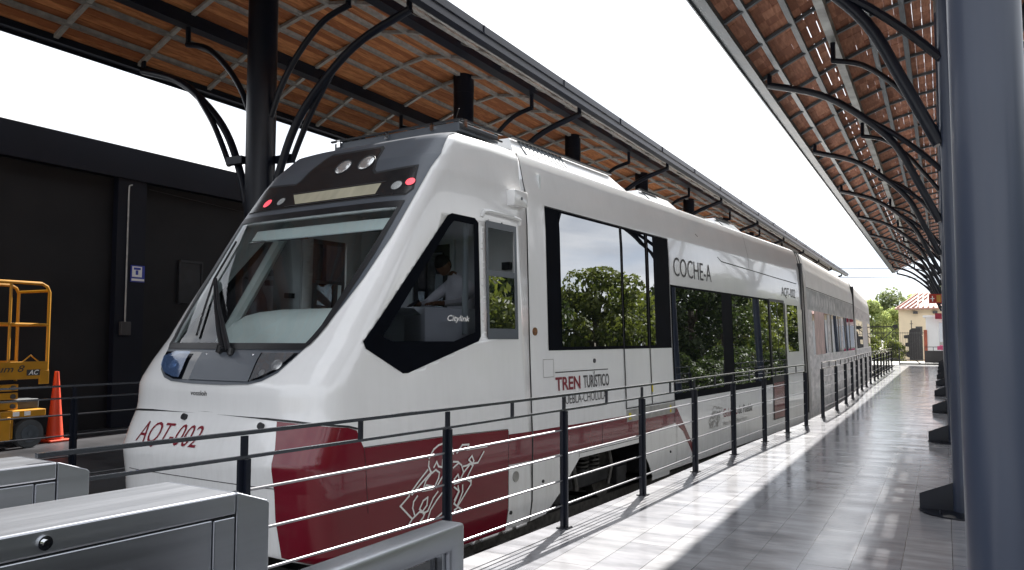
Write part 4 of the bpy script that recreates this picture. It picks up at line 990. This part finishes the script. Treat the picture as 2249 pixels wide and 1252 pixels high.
turnstile('turnstile', -3.49, -3.17, 2.07, 'smaller looking steel turnstile housing at the left edge, behind the one with the key lock')
g = tag(empty('ticket_barrier', (-1.385, 2.205, 0), R(-1)), 'low brushed steel barrier frame with open panel in the bottom foreground', 'barrier')
MB().prism([(0, .002), (0, .98), (-1.3, .98), (-1.3, .905), (-.085, .905), (-.085, .002)], -.045, .045, 'x').build('frame', STEEL, g, bevel=.012, smooth=True)
MB().box(-.03, .03, -.105, -.09, .002, .903).build('inner_post', STEEL, g)
MB().box(-.008, .008, -1.3, -.11, .15, .89).build('dark_panel', GLOSSBLK, g)

# ================================================================ LEFT BUILDING AND ITS SIGNS
bl = tag(empty('station_building', (-13.0, 10, 0)), 'long low near-black station building with projecting parapet and pilasters, behind the orange lift', 'building')
MB().box(-8, 0, -16, 42, -.9, 4.42).build('wall', DARKW, bl)
MB().box(-8, .16, -16.1, 42.1, 4.42, 5.0).build('parapet', DARKN, bl, bevel=.01)
for y in (-11.5, -6.0, -.42, 5.1, 10.7, 16.3, 22): MB().box(.002, .13, y - .29, y + .29, -.9, 4.42).build('pilaster', DARKN, bl)
MB().box(.002, .03, .72, 1.25, 2.25, 3.05).box(.002, .05, .70, .74, 2.23, 3.07).box(.002, .05, 1.23, 1.27, 2.23, 3.07).box(.002, .06, .72, 1.25, 3.03, 3.08).build('wall_cabinet', BLACK, bl)
MB().box(.002, .02, -.0, .55, -.0, .5).build('wall_vent', BLACK, bl)
mb = MB().tube([(.16, -.52, 1.86), (.16, -.52, 4.24), (.14, -.50, 4.30), (.135, -.44, 4.33)], .014, 8)
cd = mb.build('conduit', GALV, bl, smooth=True)
MB().tube([(.02, .0, 4.33), (.02, 2.5, 4.22), (.02, 6, 4.16)], .008, 6).build('cable', TXTD, cd)
MB().box(.13, .20, -.62, -.42, 1.62, 1.86).build('junction_box', TXTD, cd, bevel=.01)
s = tag(MB().box(-12.868, -12.85, 9.58, 9.86, 2.58, 2.88).build('wall_sign', SIGNB), 'small blue and white notice fixed to the dark wall beside the conduit', 'sign')
MB().box(-12.849, -12.845, 9.60, 9.80, 2.67, 2.86).build('white_field', TXTW, s)
MB().box(-12.844, -12.842, 9.63, 9.77, 2.80, 2.84).box(-12.844, -12.842, 9.67, 9.72, 2.71, 2.79).build('pictogram', SIGNB, s)
MB().box(-12.849, -12.845, 9.59, 9.85, 2.60, 2.64).build('caption_strip', TXTW, s)

# ================================================================ SCISSOR LIFT AND CONE
lr = tag(empty('scissor_lift', (-12.0, 6.04, 0)), 'orange scissor lift with tube guardrail parked against the dark building wall', 'lift')
y1_, y0_ = 1.28, -1.1; xa, xb = -.38, .38
def rr(pts, r=.021, n=8): return MB().tube(pts, r, n)
mb = MB()
for x in (xa, xb):
    mb.tube([(x, y0_, 1.2), (x, y0_, 2.36), (x, y1_ - .12, 2.36), (x, y1_ - .04, 2.32), (x, y1_, 2.24), (x, y1_, .92)], .024, 8).tube([(x, y0_, 1.78), (x, y1_, 1.76)], .020, 8)
    for y in (-.45, .15, .72): mb.tube([(x, y, 1.2), (x, y, 2.36)], .020, 8)
mb.tube([(xa, y1_, 2.26), (xb, y1_, 2.26)], .02, 8).tube([(xa, y1_, 1.76), (xb, y1_, 1.76)], .02, 8)
mb.build('guardrail', YEL, lr, smooth=True)
db = MB().box(xa - .02, xb + .02, y0_, y1_ + .01, .98, 1.03).box(xb + .0, xb + .025, y0_, y1_, .98, 1.23).box(xa - .025, xa, y0_, y1_, .98, 1.23).box(xa, xb, y1_, y1_ + .02, .98, 1.2).box(xb, xb + .03, 1.16, y1_ + .02, .90, 1.10)
MBt = db.build('platform_deck', YEL, lr, bevel=.006)
MB().tube([(xb + .01, .92, 1.23), (xb + .01, 1.03, 1.32), (xb + .01, 1.14, 1.23)], .01, 6).build('lifting_eye', YEL, MBt)
vs, fs = text_fit('Optimum 8', .86, .125, .3, .01); map2('deck_lettering', vs, fs, lambda y, z: (xb + .0275, y + .08, z + 1.055), TXTD, MBt)
MB().box(xb + .026, xb + .0285, .97, 1.17, 1.03, 1.115).build('black_badge', TXTD, MBt)
vs, fs = text_fit('AC', .15, .07, .3, .02); map2('badge_lettering', vs, fs, lambda y, z: (xb + .030, y + .995, z + 1.04), TXTW, MBt)
mb = MB()
for k, z in enumerate((.60, .74, .86)):
    for x in (-.28, .28): mb.hexa([(x - .03, y0_ + .1, z - .045), (x + .03, y0_ + .1, z - .045), (x + .03, .92, z - .045), (x - .03, .92, z - .045), (x - .03, y0_ + .1, z + .05), (x + .03, y0_ + .1, z + .05), (x + .03, .92, z + .05), (x - .03, .92, z + .05)])
sc = mb.build('scissor_arms', YEL, lr, bevel=.008)
for z in (.60, .74, .86): MB().tube([(.305, .84, z), (.335, .84, z)], .035, 10).build('pivot_pin', TRKM, sc)
ch = MB().box(-.36, .36, -1.1, .84, .14, .46).box(-.37, .37, -1.1, 1.30, .44, .54).box(.34, .40, .60, .78, .12, .46).build('chassis', YEL, lr, bevel=.012)
MB().box(.362, .368, -.2, .55, .18, .40).build('control_panel', BLACK, ch)
MB().box(.369, .373, .40, .46, .32, .36).build('stop_button', LEDR, ch); MB().box(.369, .373, .36, .46, .22, .26).build('panel_label', TXTW, ch)
mb = MB()
for y in (.10, .36, .55, .82, .98): mb.box(.371, .374, y, y + .09, .46, .52)
mb.box(.311, .316, .2, .38, .70, .745); mb.build('warning_label', TXTW, ch)
for x in (-.33, .33):
    for y in (-.85, 1.06):
        wl_ = MB().tube([(x - .06, y, .20), (x + .06, y, .20)], .20, 28).build('wheel', TYRE, lr, smooth=True)
        MB().tube([(x - .07, y, .20), (x + .07, y, .20)], .125, 20).tube([(x - .08, y, .2), (x + .08, y, .2)], .04, 10).build('wheel_rim', GALVD, wl_, smooth=True)
MB().box(-.4, .2, .86, 1.30, .54, .68).build('battery_box', TYRE, lr, bevel=.02)
cn = tag(empty('traffic_cone', (-12.0, 7.72, 0)), 'tall plain orange traffic cone standing beside the scissor lift', 'cone')
MB().tube([(0, 0, .03), (0, 0, .06), (0, 0, 1.02), (0, 0, 1.06)], [.125, .12, .034, .03], 24).build('cone_body', CONE, cn, smooth=True)
MB().box(-.18, .18, -.18, .18, 0.001, .035).build('cone_base', CONE, cn, bevel=.01)

# ================================================================ FAR END OF THE PLATFORM
b = tag(empty('end_fence', (-3.4, 56, 0)), 'tall black bar fence with side bracket at the far end of the platform', 'fence')
mb = MB()
for i in range(12): mb.box(-1.1 + i * .16, -1.08 + i * .16, -.01, .01, -.9, 2.6)
mb.build('bar', BLACK, b); MB().box(-1.1, .85, -.02, .02, 2.3, 2.36).build('cross_rail', BLACK, b); MB().box(-1.1, .75, -.02, .02, .3, .36).build('cross_rail', BLACK, b)
MB().bar((.8, 0, 2.33), (-.1, 0, 1.5), .04, .05).box(.55, .85, -.05, .05, 2.24, 2.45).build('bracket', BLACK, b)
b = tag(empty('barrier_gate', (-2.45, 54.3, 0)), 'low black beam with diagonal stay closing off the platform end', 'barrier')
MB().box(0, 2.9, -.04, .04, .02, .12).build('beam', BLACK, b); MB().bar((0, 0, .95), (1.15, 0, .08), .04, .05).box(-.03, .03, -.03, .03, 0, 1.1).build('stay', BLACK, b)
b = tag(empty('house', (-1.7, 75, 0)), 'cream house with red tiled roof beyond the end of the platform', 'house')
MB().box(-1.65, 14, 0, 9, -.95, 4.05).build('wall', CREAM, b)
mb = MB(); mb.add([(-1.9, -.5, 4.12), (14, -.5, 4.12), (14, 4.5, 5.6), (-.2, 4.5, 5.6), (-1.9, 9.5, 4.12), (14, 9.5, 4.12), (-1.9, -.5, 4.0), (14, -.5, 4.0)], [(0, 1, 2, 3), (3, 2, 5, 4), (0, 3, 4), (0, 6, 7, 1)])
rf = mb.build('roof', ROOFT, b); mb = MB()
for i in range(40): x = -1.7 + i * .38; mb.tube([(x, -.5, 4.17), (min(x + 1.5, 14) if x < -.2 else x, 4.4, 5.6)], .07, 5)
mb.build('roof_ridges', ROOFT, rf)
MB().box(-.55, -.2, -.35, 0, 3.65, 3.85).box(.9, 1.25, -.35, 0, 3.65, 3.85).build('wall_lamp', TXTD, b)
MB().box(-.4, .1, -.03, 0, 1.9, 2.6).build('window', TXTD, b)
b = tag(empty('kiosk', (.3, 64, 0)), 'white kiosk with red corner trim and dark window at the platform end', 'kiosk')
MB().box(-1.45, 3, 0, 3, -.95, 3.1).build('wall', WPAINT, b); MB().box(-1.62, 3.1, -.15, 3.1, 3.1, 3.22).build('roof', WPAINT, b)
MB().box(-1.60, -1.38, -.06, .0, -.95, 2.2).build('corner_trim', BRICKR, b); MB().box(-.62, .8, -.03, 0, .9, 2.7).build('window', GLP, b)
s = tag(MB().box(-.55, .5, 63.6, 63.7, 2.95, 3.35).build('kiosk_sign', SIGNM), 'dark red sign on the front of the white kiosk', 'sign')
b = tag(empty('metal_gate', (-2.1, 70, 0)), 'dark sheet metal gate leaf in front of the cream house', 'gate')
mb = MB(); mb.prism([(-.35, -.1), (-.35, .15), (-.55, .2), (-.55, .55), (-.38, .6), (-.38, .95), (-.62, 1.0), (-.62, 1.25), (-.42, 1.3), (-.42, 1.6), (-.7, 1.62), (-.7, 1.85), (-.35, 1.9), (-.3, 2.25), (-.1, 2.4), (.45, 2.4), (.5, 1.9), (.6, 1.8), (.6, -.1)], -.03, .03, 'y')
mb.build('sheet', TRKD, b); MB().box(-.18, -.12, -.03, .03, 2.3, 3.0).box(-.26, -.04, -.03, .03, 2.72, 2.76).build('finial', TXTD, b)
fo = tag(empty('garden_fence', (-4, 68, 0)), 'see-through dark bar fence in front of the cream house', 'fence'); mb = MB()
for i in range(46): mb.box(i * .16 - 2, i * .16 - 1.985, -.01, .01, -.95, 2.1)
mb.box(-2, 5.4, -.015, .015, 2.0, 2.04).box(-2, 5.4, -.015, .015, 0, .04); mb.build('bars', TXTD, fo)
b = tag(empty('yard_railing', (-.8, 60, 0)), 'low dark railing with pink notice before the white kiosk', 'railing')
mb = MB()
for i in range(4): mb.box(-.4 + i * .5, -.37 + i * .5, -.02, .02, -.2, 1.05)
mb.box(-.4, 1.2, -.02, .02, 1.02, 1.06).box(-.4, 1.2, -.01, .01, .0, .8); mb.build('bars', TXTD, b); MB().box(.35, 1.1, -.03, -.012, .85, 1.1).build('notice', mat('pink_notice', (.55, .08, .2), .5), b)
tag(MB().box(-6, 8, 54.6, 64, -.4, -.02).build('forecourt', CONC), kind='structure')
wr = MB()
def cat(p, q, sag, n=14): return [tuple(p[j] + (q[j] - p[j]) * i / n - (4 * sag * (i / n) * (1 - i / n) if j == 2 else 0) for j in range(3)) for i in range(n + 1)]
for i, (p, q) in enumerate((((-30, 70, 13.9), (20, 70, 9.2)), ((-30, 70, 13.3), (20, 70, 8.9)), ((-30, 72, 9.0), (20, 72, 6.6)), ((-30, 72, 8.2), (20, 72, 5.9)))):
    o = tag(MB().tube(cat(p, q, .5), .022, 5).build('overhead_wire', TXTD), ('highest', 'second highest', 'third highest', 'lowest')[i] + ' thin wire crossing the white sky between the canopies', 'wire', 'overhead wires')
for x in (-30, 20): tag(MB().tube([(x, 71, -.95), (x, 71, 14.2)], [.16, .10], 10).bar((x, 69.6, 9.0 if x > 0 else 13.6), (x, 72.6, 9.0 if x > 0 else 13.6), .08, .1).build('utility_pole', BARK), 'wooden pole carrying the wires at the %s end of their span' % ('right' if x > 0 else 'left'), 'pole')

# ================================================================ TREES
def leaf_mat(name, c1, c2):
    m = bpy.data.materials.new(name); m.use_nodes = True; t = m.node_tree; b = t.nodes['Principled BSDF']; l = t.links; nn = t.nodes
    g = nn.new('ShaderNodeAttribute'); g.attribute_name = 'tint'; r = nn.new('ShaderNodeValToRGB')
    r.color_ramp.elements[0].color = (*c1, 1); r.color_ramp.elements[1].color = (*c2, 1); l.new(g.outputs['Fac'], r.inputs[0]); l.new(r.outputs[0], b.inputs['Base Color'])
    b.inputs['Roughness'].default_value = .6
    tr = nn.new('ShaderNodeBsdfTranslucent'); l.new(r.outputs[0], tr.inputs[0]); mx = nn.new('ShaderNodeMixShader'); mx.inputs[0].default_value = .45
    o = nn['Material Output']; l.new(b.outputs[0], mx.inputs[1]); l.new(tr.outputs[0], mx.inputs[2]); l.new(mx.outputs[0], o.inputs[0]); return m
LEAF1 = leaf_mat('leaf_yellow_green', (.035, .055, .008), (.155, .18, .028)); LEAF2 = leaf_mat('leaf_dark_green', (.012, .024, .006), (.055, .078, .018)); LEAF3 = leaf_mat('leaf_fresh_green', (.14, .20, .05), (.42, .48, .18)); LEAF4 = leaf_mat('leaf_grey_green', (.07, .10, .04), (.24, .28, .12))  # LEAF4 is a paler, greyer green for far trees
def make_tree(name, h, rad, leaf, seed, nl=5200, ls=.16, trunk=.28, low=.30, label=None):
    rnd = random.Random(seed); root = empty(name)
    tk = MB(); tk.tube([(0, 0, -.1), (rnd.uniform(-.1, .1), rnd.uniform(-.1, .1), h * .25), (rnd.uniform(-.2, .2), rnd.uniform(-.2, .2), h * .5), (rnd.uniform(-.3, .3), 0, h * .8)], [trunk, trunk * .75, trunk * .5, trunk * .12], 8)
    clumps = []
    for i in range(26):
        a = rnd.uniform(0, 2 * math.pi); zz = rnd.uniform(low, .93); q = math.sin(min(max((zz - low + .12) / (1.05 - low), 0), 1) * math.pi) ** .6; rr_ = rad * q * rnd.uniform(.35, 1.0)
        c = Vector((math.cos(a) * rr_, math.sin(a) * rr_, h * zz)); clumps.append((c, rad * rnd.uniform(.24, .46)))
        if i < 12: tk.tube([(0, 0, h * min(.2 + zz * .4, .6)), (c.x * .5, c.y * .5, (c.z + h * .4) / 2), tuple(c)], [trunk * .4, trunk * .22, .02], 6)
    tk.build('trunk', BARK, root, smooth=True)
    mb = MB()
    for k in range(nl):
        c, r = clumps[rnd.randrange(len(clumps))]
        while True:
            d = Vector((rnd.uniform(-1, 1), rnd.uniform(-1, 1), rnd.uniform(-1, 1)))
            if .15 < d.length < 1: break
        d = d.normalized() * d.length ** .45; p = c + Vector((d.x * r, d.y * r, d.z * r * .78))
        n = (d + Vector((rnd.gauss(0, .7), rnd.gauss(0, .7), rnd.gauss(0, .7)))).normalized(); a = n.orthogonal().normalized(); a = Matrix.Rotation(rnd.uniform(0, 6.28), 3, n) @ a; b = n.cross(a); s_ = ls * rnd.uniform(.6, 1.3)
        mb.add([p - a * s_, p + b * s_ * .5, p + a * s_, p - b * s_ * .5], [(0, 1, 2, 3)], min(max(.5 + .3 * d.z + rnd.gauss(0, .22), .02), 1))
    mb.build('crown', leaf, root, recalc=False)
    return root
FT = 'trees beyond the far end of the platform'
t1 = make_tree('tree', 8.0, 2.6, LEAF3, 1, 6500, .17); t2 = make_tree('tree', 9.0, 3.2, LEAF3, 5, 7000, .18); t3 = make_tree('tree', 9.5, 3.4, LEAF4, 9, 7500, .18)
far = [(t1, -6.6, 88, .80, 'bright green tree standing nearest the rear car, tallest above the gate'), (t3, -5.2, 99, .84, 'dark tree rising behind the bright green one'), (t1, -4.4, 92, .72, 'lighter tree between the bright green tree and the cream house'),
       (t2, -2.4, 99, .82, 'yellow-green tree showing over the left end of the tiled roof'), (t3, .2, 104, .90, 'dark tree behind the middle of the tiled roof'), (t2, -9.5, 96, .80, 'yellow-green tree mostly hidden behind the rear car'), (t3, -14, 104, 1.0, 'dark tree far behind the tram on the left'),
       (t1, 3.5, 100, .9, 'bright tree hidden behind the near column')]
def place(t, x, y, s_, lab, grp, used=set()):
    o = t if t.name not in used else copy_tree(t); used.add(t.name); o.location = (x, y, -.95); o.scale = (s_, s_, s_); o.rotation_euler = (0, 0, random.uniform(0, 6.28)); tag(o, lab, 'tree', grp)
for t, x, y, s_, lab in far: place(t, x, y, s_, lab, FT)
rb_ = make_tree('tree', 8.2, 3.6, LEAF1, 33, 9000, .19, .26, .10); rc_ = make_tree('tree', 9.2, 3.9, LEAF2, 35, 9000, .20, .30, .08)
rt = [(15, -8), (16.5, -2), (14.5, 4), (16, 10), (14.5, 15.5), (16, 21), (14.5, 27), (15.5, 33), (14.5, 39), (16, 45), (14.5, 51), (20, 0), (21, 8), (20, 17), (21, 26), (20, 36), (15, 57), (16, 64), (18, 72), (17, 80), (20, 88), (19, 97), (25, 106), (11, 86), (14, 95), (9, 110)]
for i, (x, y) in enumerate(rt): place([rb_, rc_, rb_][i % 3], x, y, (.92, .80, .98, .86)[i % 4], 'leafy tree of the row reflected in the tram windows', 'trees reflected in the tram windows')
sh = make_tree('shrub', 2.6, 1.3, LEAF1, 21, 2600, .10, .06, .12)
for i, (x, y, s_) in enumerate(((-4.9, 66, 1.0), (-3.7, 72, .9), (-6.3, 70, 1.1))): place(sh, x, y, s_, ('green shrub behind the black end fence', 'yellow-green shrub left of the dark gate leaf', 'green shrub close to the nose of the rear car')[i], 'shrubs by the fence')
bu = make_tree('bush', 3.0, 1.7, LEAF2, 41, 3000, .12, .06, .06)  # bushes added out of view so the windows mirror something dark low down
for i in range(24):
    o = bu if i == 0 else copy_tree(bu); o.location = (10.4 + .35 * math.sin(i * 2.1), -4 + i * 2.7, -.95); sc_ = .85 + .2 * math.sin(i * 1.7); o.scale = (1, 1, sc_); o.rotation_euler = (0, 0, i * 1.3)
    tag(o, 'added dark bush, out of view, darkening the low reflections in the tram windows', 'bush', 'bushes added to darken the tram window reflections')
# unseen dark wall added in place of parked vehicles, darkens low window reflections
hw_ = tag(empty('reflection_wall', (11.5, 20, -.95)), 'added low dark wall, out of view, darkening the tram window reflections below the trees', 'wall'); MB().box(0, .2, -60, 60, 0, 1.3).build('wall', mat('reflection_wall_dark', (.018, .02, .016), .9), hw_)
